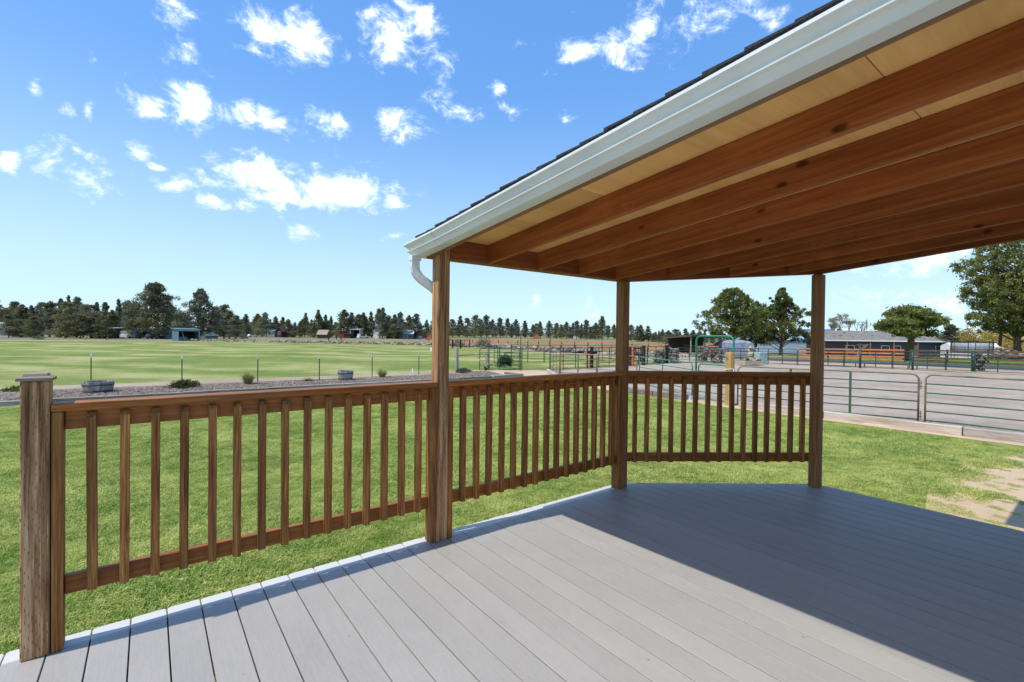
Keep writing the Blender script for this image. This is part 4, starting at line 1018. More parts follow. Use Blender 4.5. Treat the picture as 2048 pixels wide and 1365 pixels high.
# ------------------------------------------------------------------ trees
def conifer_mesh(seed, prof, h, rad, n_cl, n_leaf, size, mat, t0=.12, irregular=.28, limbs=26, lean=0.0, trunk_r=None, flat=.6, updir=.5, bark=M_BARKG, trunk_top=.93, cl=None):
    g = np.random.default_rng(seed)
    t = t0+(1-t0)*g.uniform(0, 1, n_cl)**.9; az = g.uniform(0, 2*PI, n_cl)
    w = 1+irregular*(np.sin(az*2+t*7+seed)+.7*np.sin(az*3-t*13+seed*2.1)+.6*np.sin(t*31+seed))
    r = rad*prof(t)*w*np.sqrt(g.uniform(.12, 1, n_cl)); r = np.maximum(r, 0)
    cx = lean*(t**1.5)*h
    cen = np.stack([cx+r*np.cos(az), r*np.sin(az), t*h*(1-.03*(r/rad))], 1)
    sp = (cl or rad*.16)
    spr = (sp*np.clip(.28+.72*prof(t)/max(1e-6, prof(t).max()), .2, 1))[:, None]*np.array([1, 1, flat])
    tri, k, gg = leaves(n_leaf, cen, spr, size, updir, seed+1)
    ctint = gg.uniform(0, .75, n_cl)
    crown = np_mesh(tri, 3, mat, ctint[k]+gg.uniform(0, .25, n_leaf))
    m = MB(); R_ = trunk_r or h*.022
    tp = [(lean*(s**1.5)*h+math.sin(s*9+seed)*R_*.5, math.cos(s*7+seed)*R_*.4, s*h*trunk_top) for s in (0, .03, .12, .3, .5, .7, .85, 1)]
    m.tube(tp, [R_*1.5, R_*1.15, R_, R_*.86, R_*.66, R_*.42, R_*.22, R_*.05], 8)
    order = np.argsort(-r)[:limbs*3:3]
    for i in order:
        c = cen[i]; zz = max(.06*h, c[2]-.35*r[i]-.05*h); bx = lean*((zz/h)**1.5)*h
        m.tube([(bx, 0, zz), ((c[0]+bx)/2, c[1]/2, (c[2]+zz)/2+.02*h), tuple(c)], [R_*.34, R_*.2, R_*.06], 5, False)
    trunk = m.mesh(True); trunk.materials.append(bark)
    return crown, trunk
P_CONE = lambda t: np.clip((1-t)**.8*1.05, 0, 1)*np.clip((t-.02)*8, .45, 1)
P_JUN = lambda t: np.clip(1.02-t, 0.02, 1)**.55*np.clip((t+.05)*5, .4, 1)
P_OVAL = lambda t: np.sqrt(np.clip(1-((t-.52)/.50)**2, 0.02, 1))
P_PINE = lambda t: np.clip(1.04-t, .04, 1)**.8*1.12*np.clip((t-.10)*5, .2, 1)
P_DOME = lambda t: np.sqrt(np.clip(1-((t-.45)/.57)**2, .02, 1))
PROTO = []
for i, (pf, mat, rad, t0, irr) in enumerate([(P_CONE, L_JUN, 2.6, .06, .30), (P_JUN, L_JUN, 3.4, .08, .30), (P_JUN, L_DARK, 3.0, .1, .38), (P_PINE, L_DARK, 2.7, .14, .42), (P_CONE, L_DARK, 2.0, .05, .30), (P_OVAL, L_JUN, 3.0, .14, .36), (P_PINE, L_JUN, 3.0, .12, .45), (P_CONE, L_JUN, 1.5, .04, .2)]):
    PROTO.append([conifer_mesh(40+i*7+j*91, pf, 10.0, rad*(.9+.12*j), 170+30*j, 5000, .30, mat, t0*(.7+.4*j), irr*(.9+.25*j), 18, lean=.03*(j-1)) for j in range(3)])
def tree(name, p, h, width, kind, label, cat, group, rnd):
    root = tag(empty(name, p, rnd.uniform(0, 6.28)), label, cat, group)
    crown, trunk = rnd.choice(PROTO[kind]); rad = (2.6, 3.4, 3.0, 2.7, 2.0, 3.0, 3.2, 1.5)[kind]
    s = h/10.0; w = (width/2)/rad if width else s*rnd.uniform(.9, 1.3)
    obj('crown', crown, None, root, scale=(w, w, s)); obj('trunk', trunk, None, root, scale=(s, s, s))
    return root
rnd = random.Random(11)
ADJ = ('pointed olive', 'broad olive', 'rounded dark', 'open dark', 'slim dark', 'oval olive', 'open olive', 'narrow olive')
def stand(items, dist, label, group, cat='tree', name='conifer_tree', kinds=(0, 1, 2, 3, 5, 6), jit=12, fill=1.0, word='conifer', where=None):
    items = sorted(items); c_ = -1
    for x, yt, *rest in items:
        d = dist+rnd.uniform(-jit, jit); k = rest[0] if rest else rnd.choice(kinds); wp = rest[1] if len(rest) > 1 else None
        p = far(x, d); h = height_at(p, yt)
        c_ += 1; lb = '%s %s, %s from the left %s' % (ADJ[k], word, ORD[c_], where) if where else label
        tree(name, p, h*1.02, (wp*1.3*d/FPX if wp else None), k, lb, cat, group, rnd)
stand([(-28, 600), (-8, 612), (12, 618), (28, 606, 1, 34), (44, 611, 0, 34), (58, 620), (66, 613, 4), (84, 607, 1, 34), (100, 605, 2, 36), (121, 600, 4, 24), (137, 594, 4, 18), (152, 596, 2, 34), (167, 612), (179, 611, 5, 34), (193, 607, 4, 22), (212, 607, 4, 30), (226, 622)], 148,
      None, where='in the dense treeline left', word='conifer', group='dense treeline at the far left', jit=14)
stand([(66, 634, 1, 30), (132, 606, 1, 44), (160, 628, 5, 40), (205, 634, 1, 36), (40, 640, 5, 32), (18, 632, 1, 30), (190, 628, 2, 30)], 128, None, where='standing before the dense left treeline', word='juniper', group='junipers before the dense treeline', name='juniper_tree', jit=3)
stand([(237, 601, 4, 20), (251, 603, 2, 34), (266, 606, 2, 36), (262, 622, 1, 40), (284, 622, 5, 44), (340, 612, 2, 30), (352, 630, 5, 26), (225, 640, 1, 30), (372, 632, 2, 30)], 152, None, where='around the tallest juniper', word='conifer', group='trees around the tallest juniper')
stand([(432, 616, 2, 30), (447, 612, 1, 36), (458, 624, 0, 40), (472, 632, 2)], 160, None, where='in the group right of the little shed', word='conifer', group='group of trees right of the little shed')
stand([(492, 630, 3, 18), (515, 629, 0, 30), (524, 636, 1, 26), (532, 627, 3, 22), (551, 634, 0, 20), (567, 636, 3, 20), (580, 650), (590, 646, 3, 12), (598, 650), (610, 627, 0, 18), (601, 644), (622, 640, 0, 14), (636, 622, 0, 20), (650, 631, 4, 18), (662, 634, 7, 12), (503, 645), (540, 646), (560, 648), (628, 646), (672, 645), (483, 640), (497, 648), (575, 640), (585, 652), (605, 640), (616, 648), (643, 636), (656, 642)], 238, None, where='in the loose treeline beyond the pasture', word='conifer', group='loose treeline beyond the pasture', jit=16)
stand([(688, 621, 0, 34), (703, 627, 3, 24), (718, 630, 1, 28), (728, 627, 0, 22), (743, 625, 0, 20), (757, 619, 1, 22), (764, 618, 3, 24), (775, 632, 2), (788, 631, 0, 24), (800, 626, 3, 18), (818, 632, 0, 26), (832, 629, 2, 24), (852, 641, 0, 18), (700, 642), (735, 642), (770, 642), (810, 645), (868, 640), (842, 648)], 232, None, where='in the treeline behind the distant sheds', word='conifer', group='treeline behind the distant sheds', jit=12)
stand([(892, 640), (905, 640, 1, 22), (919, 633, 0, 22), (935, 637, 2, 22), (950, 632, 1, 24), (962, 640), (973, 632, 3, 20), (985, 640, 3), (1000, 637, 3, 18), (1014, 638, 3, 16), (1024, 650), (1032, 640, 3, 18), (1050, 643, 3, 18), (1066, 650), (1072, 648, 1, 16), (1080, 644, 3, 14), (1098, 643, 3, 18)], 292, None, where='in the treeline right of the first roof post', word='pine', group='treeline between the roof posts', name='pine_tree', kinds=(2, 3, 5, 6), jit=14)
stand([(1113, 647, 1, 18), (1122, 650), (1133, 645, 3, 18), (1145, 647, 3, 12), (1153, 643, 3, 16), (1162, 648, 4), (1173, 641, 3, 18), (1190, 647, 0, 20), (1204, 634, 3, 22), (1216, 652), (1228, 650, 3, 14), (1240, 652), (1181, 654), (1140, 655)], 276, None, where='in the treeline above the corral', word='pine', group='treeline above the corral', name='pine_tree', kinds=(2, 3, 4, 6), jit=14)
stand([(1262, 651, 2, 18), (1275, 653, 2, 18), (1283, 651, 4, 20), (1297, 653, 0, 22), (1312, 664), (1318, 662, 4), (1326, 660, 3, 14), (1338, 662, 0, 20), (1352, 659, 2, 18), (1360, 664), (1372, 658, 4, 16), (1385, 661, 0, 20), (1398, 663, 2, 16), (1410, 662), (1425, 660), (1440, 664), (1306, 667)], 225, None, where='in the low treeline behind the orange fence', word='pine', group='low treeline behind the orange fence', name='pine_tree', kinds=(0, 2, 4), jit=10)
stand([(x, rnd.uniform(644, 656)) for x in range(-60, 460, 22)], 215, 'distant conifer filling the woods behind the left treeline', 'woods behind the left treeline', kinds=(1, 2, 5), jit=15)
stand([(x, rnd.uniform(652, 660)) for x in range(480, 880, 20)], 300, 'distant conifer low behind the middle treeline', 'woods behind the middle treeline', kinds=(1, 2, 5), jit=15)

stand([(x, rnd.uniform(650, 661)) for x in range(886, 1245, 15)], 312, 'distant conifer filling the low woods behind the corral treeline', 'woods behind the corral treeline', name='pine_tree', kinds=(1, 2, 5), jit=12)
stand([(x, rnd.uniform(664, 671)) for x in range(1258, 1450, 13)], 246, 'distant conifer filling the low woods behind the orange fence', 'woods behind the orange fence', name='pine_tree', kinds=(1, 2, 5), jit=10)
def big_tree(name, p, crown_trunk, label, rz=0.0, scale=1.0):
    root = tag(empty(name, p, rz), label, 'tree'); crown, trunk = crown_trunk
    o = obj('crown', crown, None, root); t_ = obj('trunk', trunk, None, root); return root
# the two tall trees left
p = far(314, 134); hh = height_at(p, 567)
big_tree('juniper_tree', p, conifer_mesh(3, P_JUN, hh, hh*.42, 330, 11000, .42, L_JUN, .13, .36, 40, lean=-.03, trunk_r=.42, cl=hh*.045), 'tallest broad juniper standing left of the little shed')
p = far(398, 131); hh = height_at(p, 579)
big_tree('juniper_tree', p, conifer_mesh(5, P_PINE, hh, hh*.40, 230, 8000, .42, L_DARK, .13, .5, 40, lean=.03, trunk_r=.36, cl=hh*.045), 'tall open juniper right behind the little shed')
def lobed(seed, h, lobes, n_leaf, mat, size, R_, bark=M_BARK):
    """a crown of separate foliage masses carried on limbs; lobes: x, y, relative height, radius, flatness"""
    g = np.random.default_rng(seed); cen = []; m = MB()
    tp = [(math.sin(s*7)*R_*.7, math.cos(s*5)*R_*.5, s*h*.9) for s in (0, .04, .2, .4, .6, .8, 1)]
    m.tube(tp, [R_*1.4, R_*1.1, R_, R_*.85, R_*.65, R_*.4, R_*.12], 9)
    for x, y, z, r, fl in lobes:
        n = int(26*r*r)
        d = g.normal(size=(n, 3)); d /= np.linalg.norm(d, axis=1)[:, None]; q = d*(g.uniform(.25, 1, (n, 1))**.5)*np.array([r*1.05, r*1.05, r*fl*.45]); q[:, 2] += np.where(q[:, 2] < 0, -.25*q[:, 2], 0)
        cen.append(q+np.array([x, y, z*h])); z0 = max(.38*h, z*h-.45*math.hypot(x, y)-.3)
        m.tube([(0, 0, z0), (x*.5, y*.5, (z0+z*h)/2+.12), (x*.9, y*.9, z*h-.1)], [R_*.42, R_*.28, R_*.1], 6, False)
        for k in range(5):
            e = q[k]*.8+np.array([x, y, z*h]); m.tube([(x*.6, y*.6, (z0+z*h)/2+.15), tuple(e)], [R_*.16, R_*.05], 4, False)
    cen = np.concatenate(cen); tri, k, gg = leaves(n_leaf, cen, np.array([.16, .16, .12]), size, .9, seed+1)
    crown = np_mesh(tri, 3, mat, (gg.uniform(0, .75, len(cen)))[k]+gg.uniform(0, .25, n_leaf)); trunk = m.mesh(True); trunk.materials.append(bark)
    return crown, trunk
# spreading pine and its neighbour, middle right
def tufts(seed, p_h, rad, prof, n_cl, n_leaf, mat, size, **kw):
    return conifer_mesh(seed, prof, p_h, rad, n_cl, n_leaf, size, mat, updir=1.1, **kw)
p = at(1464, 708); hh = height_at(p, 578); d_ = (p-CAM).length
big_tree('pine_tree', p, tufts(13, hh, 4.4, P_DOME, 520, 22000, L_PINE, .22, t0=.28, irregular=.24, limbs=90, trunk_r=.24, cl=.20, flat=1.0, bark=M_BARK), 'wide spreading pine in front of the tarp covered stack')
p = at(1510, 709); hh = height_at(p, 604)
big_tree('pine_tree', p, tufts(17, hh, 2.6, P_DOME, 260, 10000, L_PINE, .22, t0=.2, irregular=.25, limbs=50, trunk_r=.17, cl=.21, flat=.9, bark=M_BARK), 'lower pine crown joining the wide spreading pine on its right')
p = at(1562, 711); hh = height_at(p, 577)
big_tree('pine_tree', p, tufts(19, hh, 5.0, P_PINE, 460, 22000, L_PINE, .24, t0=.22, irregular=.4, limbs=80, trunk_r=.24, cl=.22, flat=.9, bark=M_BARK), 'upright pine in front of the pale blue garage left of the last roof post')
# flat topped pine in front of the grey house
p = at(1819, 722); hh = height_at(p, 614)
big_tree('pine_tree', p, lobed(23, hh, [(-.6, 0, .84, 2.0, .9), (1.0, .5, .90, 2.0, .8), (2.9, -.3, .82, 1.7, .8), (-2.6, .4, .70, 1.5, .7), (-3.3, -.5, .52, 1.3, .7), (4.2, .4, .68, 1.5, .8), (.3, -1.4, .72, 1.6, .7), (3.6, -.6, .52, 1.2, .7), (-1.6, 1.2, .62, 1.3, .6)], 13000, L_PINE, .24, .36), 'flat topped pine with a bare reddish trunk before the grey roofed house')
# big pine at the right edge
p = at(2034, 716); hh = height_at(p, 462)
big_tree('pine_tree', p, tufts(29, hh, 8.2, lambda t: np.sqrt(np.clip(1-((t-.56)/.46)**2, .01, 1)), 1000, 56000, L_PINE, .28, t0=.2, irregular=.17, limbs=160, trunk_r=.48, cl=.34, flat=.8, bark=M_BARK), 'huge pine with a thick trunk at the right edge of the picture')
p = at(2000, 713); hh = height_at(p, 560)
big_tree('pine_tree', p, tufts(31, hh, 3.0, P_DOME, 160, 5000, L_PINE, .30, t0=.5, irregular=.25, limbs=40, trunk_r=.3, cl=.4, bark=M_BARK), 'second pine trunk standing behind the huge pine at the right')
p = far(1898, 84); hh = height_at(p, 650)
tree('spruce_tree', p, hh, 5.0, 4, 'small dark spruce between the grey house and the white greenhouse', 'tree', None, rnd)
p = far(1771, 150); tree('spruce_tree', p, height_at(p, 640), 5.0, 4, 'distant pale spruce behind the roof of the grey house', 'tree', None, rnd)

# leafless trees behind the house: fine twigs
def bare_tree(name, p, h, spread, label, mat, seed, twig_mat=M_TWIG, n_tw=2600, droop=0.0, upright=False):
    g = random.Random(seed); root = tag(empty(name, p), label, 'tree'); m = MB(); tips = []
    def grow(a, d, L, r, lv):
        b = a+d*L; m.tube([tuple(a), tuple((a+b)/2+Vector((g.uniform(-1, 1), g.uniform(-1, 1), g.uniform(0, 1)))*L*.06), tuple(b)], [r, r*.8, r*.6], 5, False)
        if lv == 0: tips.append(b); return
        for _ in range(3 if lv > 1 else 4):
            nd = (d+Vector((g.uniform(-1, 1), g.uniform(-1, 1), g.uniform(-.3, .7)))*(.30 if upright else .75)).normalized()
            if upright: nd = (nd+Vector((0, 0, .8))).normalized()
            grow(b, nd, L*g.uniform(.55, .8), r*.55, lv-1)
        tips.append(b)
    grow(Vector((0, 0, 0)), Vector((0, 0, 1)), h*.30, h*.024, 4)
    mx = max(t.z for t in tips); sc = h/mx
    tr = m.mesh(True); tr.materials.append(twig_mat); obj('trunk', tr, None, root, scale=(spread*sc, spread*sc, sc))
    cen = np.array([t[:] for t in tips])*np.array([spread*sc, spread*sc, sc])
    gg = np.random.default_rng(seed); k = gg.integers(0, len(cen), n_tw); c = cen[k]
    dv = gg.normal(size=(n_tw, 3))*np.array([.6, .6, .5]); dv[:, 2] += -droop if not upright else 1.2
    dv = dv/np.linalg.norm(dv, axis=1)[:, None]*gg.uniform(.04, .11, (n_tw, 1))*h
    w = np.cross(dv, gg.normal(size=(n_tw, 3))); w = w/np.linalg.norm(w, axis=1)[:, None]*h*.0016
    obj('crown', np_mesh(np.stack([c-w, c+w, c+dv], 1), 3, mat, gg.uniform(0, 1, n_tw)), None, root)
    return root
p = far(1690, 150); bare_tree('budding_willow', p, height_at(p, 628), 1.15, 'pale budding willow behind the left end of the grey house', L_WILL, 2, M_TWIG, 5200, .5)
p = far(1668, 150); bare_tree('budding_willow', p, height_at(p, 645), 1.1, 'lower pale willow at the left above the grey roof', L_WILL, 3, M_TWIG, 3600, .5)
p = far(1716, 145); bare_tree('leafless_tree', p, height_at(p, 638), .9, 'dark leafless tree right of the pale willow', L_WILL, 6, M_BARKG, 700)
for x, y, lb in ((1733, 640, 'left'), (1748, 646, 'right')):
    p = far(x, 190); bare_tree('poplar_tree', p, height_at(p, y), .16, 'slim leafless poplar above the grey roof, %s of the pair' % lb, L_WILL, x, M_TWIG, 500, 0, True)
p = far(1716, 72); bare_tree('leafless_shrub', p, 2.1, 1.4, 'pale leafless shrub in front of the grey house wall', L_WILL, 9, M_TWIG, 300)
p = at(1204, 690); bare_tree('leafless_shrub', p, 2.6, .9, 'leafless sapling beside the orange fence under the tall single pine', L_WILL, 12, M_BARKG, 200)
for i, (x, y, w_) in enumerate(((1345, 676, 3.5), (1366, 678, 2.6))):
    p = far(x, 120); bush('leafless_shrub', p, w_, height_at(p, 668), L_GREY, 'pale grey sagebrush thicket below the low treeline, %s one' % ('left' if i == 0 else 'right'), 900, .3, 60+i)
for i, (x, w_) in enumerate(((1935, 4.5), (1965, 5), (2000, 4.5), (2040, 5))):
    p = far(x, 105+i*3); bush('yellow_willow', p, w_, height_at(p, 660-i*3), L_YEL, 'golden leafless willow thicket behind the white greenhouse, number %d from the left' % (i+1) if False else 'golden leafless willow thicket behind the white greenhouse', 2600, .35, 70+i)['group'] = 'golden willow thicket'
bush('sagebrush', at(78, 680), 1.1, 1.1, L_GREY, 'round grey bush on the dirt strip at the far left of the pasture', 500, .14, 80)
bush('sagebrush', at(486, 679), 1.4, 2.2, L_GREY, 'grey thorny bush beside the rubble right of the little shed', 700, .2, 81)
bush('dry_bush', at(915, 694.5), 1.3, 1.2, L_GREY, 'dry pinkish bush by the old black posts beyond the pasture', 500, .16, 82)
bush('dry_bush', at(968, 697), 1.5, 1.7, L_GREY, 'dry tan bush in front of the orange fence above the open gate', 700, .18, 83)

# ------------------------------------------------------------------ buildings and vehicles in the distance
def house(name, p, q, depth, h, ridge, wall, roof, label, over=.4, windows=(), door=None, posts=0, cat='house', trim=M_WHITE, open_front=False, flat_roof=None, gable=False, side_walls=True):
    """p, q: the two ends of the front wall on the ground"""
    p, q = Vector(p), Vector(q); d = q-p; L = math.hypot(d.x, d.y)
    root = tag(empty(name, p, math.atan2(d.y, d.x)), label, cat)
    if open_front:
        for k_, (c, s) in enumerate((((L/2, depth-.08, h/2), (L-.34, .16, h)), ((.08, depth/2, h/2), (.16, depth, h)), ((L-.08, depth/2, h/2), (.16, depth, h)))):
            if k_ == 0 or side_walls: box('wall', s, c, wall, root)
        box('back_boards', (L-.4, .05, h-.1), (L/2, depth-.22, h/2), M_DARK, root)
        pw = .2 if side_walls else .12
        for x in (.09, L-.09): box('corner_post', (pw, pw, h), (x, -.06, h/2), trim, root)
        if side_walls: box('lintel', (L, .16, .28), (L/2, -.08, h-.12), trim, root)
    else:
        m = MB()
        if gable:
            m.v = [(0,0,0),(L,0,0),(L,depth,0),(0,depth,0),(0,0,h),(L,0,h),(L,depth,h),(0,depth,h),(L/2,0,ridge),(L/2,depth,ridge)]
            m.f = [(0,1,5,8,4),(2,3,7,9,6),(0,4,7,3),(1,2,6,5)]
        else:
            m.v = [(0,0,0),(L,0,0),(L,depth,0),(0,depth,0),(0,0,h),(L,0,h),(L,depth,h),(0,depth,h),(0,depth/2,ridge),(L,depth/2,ridge)]
            m.f = [(0,1,5,4),(2,3,7,6),(1,2,6,9,5),(3,0,4,8,7)]
        m.build('wall', wall, root)
    r = MB(); o = over; t_ = .14
    if flat_roof is not None:
        a, b = h+.02, h+flat_roof
        pts = [(-o,-o,a),(L+o,-o,a),(L+o,depth+o,b),(-o,depth+o,b)]; f2 = [(0,1,2,3)]
    elif gable:
        s = (ridge-h)/(L/2); pts = [(-o,-o,h-s*o+.03),(L/2,-o,ridge+.03),(L/2,depth+o,ridge+.03),(-o,depth+o,h-s*o+.03),(L+o,-o,h-s*o+.03),(L+o,depth+o,h-s*o+.03)]; f2 = [(0,1,2,3),(1,4,5,2)]
    else:
        s = (ridge-h)/(depth/2); pts = [(-o,-o,h-s*o+.03),(L+o,-o,h-s*o+.03),(L+o,depth/2,ridge+.03),(-o,depth/2,ridge+.03),(-o,depth+o,h-s*o+.03),(L+o,depth+o,h-s*o+.03)]; f2 = [(0,1,2,3),(3,2,5,4)]
    n = len(pts); r.v = pts+[(x, y, z+t_) for x, y, z in pts]
    for f in f2: r.f += [f[::-1], tuple(i+n for i in f)]
    rim_ = {4: (0,1,2,3), 6: (0,1,4,5,2,3) if gable else (0,1,2,5,4,3)}[n]
    for i in range(n): a, b = rim_[i], rim_[(i+1) % n]; r.f.append((a, b, b+n, a+n))
    ro = r.build('roof', roof, root)
    if flat_roof is None and not gable: box('fascia', (L+2*o, .04, .2), (L/2, -o-.03, h-(ridge-h)/(depth/2)*o+.08), trim, ro)
    for x, z, w, hh_ in windows:
        f = MB()
        for cx, cz, sx, sz in ((x, z+hh_/2+.05, w+.2, .1), (x, z-hh_/2-.05, w+.2, .1), (x-w/2-.05, z, .1, hh_), (x+w/2+.05, z, .1, hh_)): f.quadbox((cx, -.03, cz), (sx, .08, sz))
        fo = f.build('window', trim, root); box('pane', (w, .03, hh_), (x, -.018, z), M_GLASS, fo)
    if door:
        dx, dw, dh, dm = door; do = box('door', (dw, .06, dh), (dx, -.035, dh/2), dm, root)
        if dw > 2:
            for i in range(1, 5): box('door_panel_joint', (dw-.1, .03, .03), (0, -.03, -dh/2+dh*i/5), M_SLATE, do)
        else: box('handle', (.04, .05, .12), (dw*.38, -.05, 0), M_STEEL, do)
    for i in range(posts):
        x = .6+(L-1.2)*i/max(1, posts-1); box('porch_post', (.16, .16, h-.15), (x, -over+.15, (h-.15)/2), M_RUSTP if name == 'ranch_house' else trim, root)
    return root
# ranch house right of the last roof post
pL, pR = far(1638, 88), far(1886, 84)
hd = house('ranch_house', pL, pR, 9.5, 3.0, 4.5, M_SLATE, M_GROOF, 'long low slate blue house with a grey shingle roof right of the last roof post', over=1.0,
      windows=[(5.2, 1.35, 1.3, .95), (10.9, 1.4, 1.15, .9), (12.8, 1.4, 1.0, .9), (19.6, 1.4, 1.5, 1.0)], door=(15.4, 1.0, 2.05, M_TANW), posts=6)
dd = hd.children[1]
for i, (x, y, z) in enumerate(((2.6, 3.3, 3.9), (4.6, 3.9, 4.05), (3.1, 2.0, 3.35), (8.6, 2.2, 3.4))): box('roof_vent', (.35, .35, .3), (x, y, z), M_WHITE if i % 2 else M_STEEL, dd)
# garage and blue roofed house left of it
pL, pR = far(1488, 92), far(1606, 90)
house('garage', pL, pR, 7, 2.7, 3.9, M_BLUEW, M_BLUEW, 'pale blue garage with a wide ribbed door behind the upright pine', over=.3, door=(8.6, 4.9, 2.1, M_BLUEW), windows=[(2.0, 1.5, .9, .9)])
pL, pR = far(1606, 96), far(1668, 94)
house('blue_roofed_house', pL, pR, 8, 3.4, 4.9, M_BLUEW, M_BLUER, 'house with a bright blue metal roof just left of the last roof post', over=.5, windows=[(1.4, 1.6, .6, 1.6), (2.3, 1.6, .6, 1.6)], door=(4.6, 1.9, 1.9, M_DARK), posts=2)
# firewood shelter
pL, pR = at(1380, 710), at(1447, 710)
sh = house('firewood_shelter', pL, pR, 3.0, 2.25, 2.6, M_DARK, M_BROWNF, 'low open shelter with a thin brown roof and stacked firewood', over=.25, open_front=True, flat_roof=-.25, trim=W_OLD, cat='shelter', side_walls=False)
Ls = (pR-pL).length
for i in range(2): box('roof_post', (.12, .12, 2.2), (Ls*(.4+.27*i), -.05, 1.1), W_OLD, sh)
def woodpile(p, w, d, h, label, seed, rz=0.0):
    root = tag(empty('firewood_stack', p, rz), label, 'firewood'); g = random.Random(seed); m = MB(); r = .085
    for k in range(int(h/(r*1.8))):
        for i in range(int(w/(r*2))):
            x = (i+.5*(k % 2))*r*2+g.uniform(-.02, .02); q = r*g.uniform(.8, 1.05)
            m.tube([(x, g.uniform(-.05, .05), r+k*r*1.75), (x, d+g.uniform(-.05, .05), r+k*r*1.75)], q, 6)
    tag(m.build('logs', M_FIREW, root), kind='stuff'); return root
woodpile(at(1419, 708), 1.6, .6, 1.5, 'stacked firewood inside the brown roofed shelter', 1, -.6)
def tarp_stack():
    p = at(1468, 711); root = tag(empty('covered_stack', p, -.65), 'stack covered with a blue grey tarp behind the spreading pine', 'covered stack'); m = MB(); g = random.Random(4); N, K = 14, 7
    for i in range(K+1):
        f = i/K; z = [0.05, .5, 1.05, 1.45, 1.75, 1.95, 2.05, 2.08][i]; s = [1.06, 1.03, 1.0, .97, .9, .72, .4, .01][i]
        for j in range(N):
            a = 2*PI*j/N; cx = max(-1, min(1, 1.35*math.cos(a))); cy = max(-1, min(1, 1.35*math.sin(a)))
            m.v.append((2.6*s*cx+g.uniform(-.08, .08), 1.2*s*cy+g.uniform(-.08, .08), z+g.uniform(-.06, .06)))
    for i in range(K):
        for j in range(N): m.f.append((i*N+j, i*N+(j+1) % N, (i+1)*N+(j+1) % N, (i+1)*N+j))
    m.build('tarp', M_TARP, root)
    MB().tube([(-2.65, -1.25, .9), (0, -1.32, 1.0), (2.65, -1.25, .85)], .02, 4).build('rope', M_WHITE, root)
tarp_stack()
tag(box('utility_box', (.75, .6, .95), at(1521, 729)+Vector((0, 0, .47)), simple('mint_green_paint', (.28, .42, .36), .6), None, (0, 0, -.4), .04), 'mint green utility box behind the far arena fence', 'utility box')
def planter_box():
    root = tag(empty('stone_planter', at(1499, 731), -.5), 'low tan planter box heaped with stones left of the mint utility box', 'planter')
    for c, s in (((0, -.5, .2), (1.5, .1, .3)), ((0, .5, .2), (1.5, .1, .3)), ((-.7, 0, .2), (.1, .9, .3)), ((.7, 0, .2), (.1, .9, .3))): box('side', s, c, W_TIEP, root)
    g = np.random.default_rng(4); tag(stones('stones', np.stack([g.uniform(-.6, .6, 50), g.uniform(-.35, .35, 50), g.uniform(.3, .5, 50)], 1), .13, L_STONE, root, seed=3), kind='stuff')
planter_box()
o = stones('sandstone_boulder', np.array([[0, 0, .4], [.1, .05, .8], [-.05, 0, 1.15]]), np.array([.5, .42, .3]), M_TANW, None, at(1502, 716), seed=31, flat=.8); tag(o, 'tall tan boulder under the lower pine crown', 'boulder')
# trampoline and greenhouse
def greenhouse():
    p, q = far(1902, 76), far(2001, 74); d = q-p; L = d.length
    root = tag(empty('greenhouse', p, math.atan2(d.y, d.x)), 'white plastic greenhouse behind the trampoline', 'greenhouse')
    box('cover', (L, 3.0, 1.9), (L/2, 1.6, .95), M_WHITE, root); m = MB(); m.v = [(0,.1,1.9),(L,.1,1.9),(L,1.1,2.45),(0,1.1,2.45),(L,3.1,1.9),(0,3.1,1.9)]; m.f = [(0,1,2,3),(3,2,4,5),(1,4,2),(0,3,5)]; m.build('roof_cover', M_WHITE, root)
    for i in range(8): box('frame_rib', (.06, .06, 1.9), (L*i/7, .06, .95), M_ZINC, root)
    for z in (.5, 1.0, 1.5): box('frame_rail', (L, .05, .05), (L/2, .05, z), M_ZINC, root)
greenhouse()
def trampoline():
    p = far(1944, 66); root = tag(empty('trampoline', p), 'round trampoline with a dark safety net in front of the white greenhouse', 'trampoline'); r = 2.2; zb = .85; zt = 2.55
    MB().tube([(r*math.cos(a), r*math.sin(a), zb) for a in np.linspace(0, 2*PI, 25)], .05, 6).build('rim', M_STEEL, root)
    MB().lathe([(.001, zb-.02), (r*.95, zb)], 24).build('mat', M_NET, root)
    MB().lathe([(r*.93, zb+.06), (r*1.02, zb+.05), (r*1.03, zb), (r*.93, zb)], 24).build('pad', simple('blue_pad', (.04, .16, .5), .5), root)
    for i in range(6):
        a = 2*PI*i/6+.3; MB().tube([(r*1.02*math.cos(a), r*1.02*math.sin(a), 0), (r*1.02*math.cos(a), r*1.02*math.sin(a), zt)], .035, 6).build('pole', M_STEEL, root)
    m = MB(); n = 90
    for i in range(n):
        a = 2*PI*i/n; sag = .22*abs(math.sin(3*(a-.3)))
        m.tube([(r*math.cos(a), r*math.sin(a), zb), (r*math.cos(a), r*math.sin(a), zt-sag)], .013, 3, False)
    for z in np.arange(zb+.12, zt-.2, .075): m.tube([(r*math.cos(a), r*math.sin(a), z) for a in np.linspace(0, 2*PI, 25)], .012, 3, False)
    m.tube([(r*math.cos(a), r*math.sin(a), zt-.22*abs(math.sin(3*(a-.3)))) for a in np.linspace(0, 2*PI, 49)], .04, 4, False)
    m.build('safety_net', M_NET, root, fix=False)
trampoline()
g_ = np.random.default_rng(9); n_ = 90; c_ = np.stack([g_.normal(size=n_)*1.5, g_.normal(size=n_)*.8, np.abs(g_.normal(size=n_))*.45+.15], 1)
tag(stones('stone_heap', c_, .42, L_STONE, None, far(2022, 66), 12), 'heap of pale stones at the foot of the huge pine', 'stone heap', kind=None)

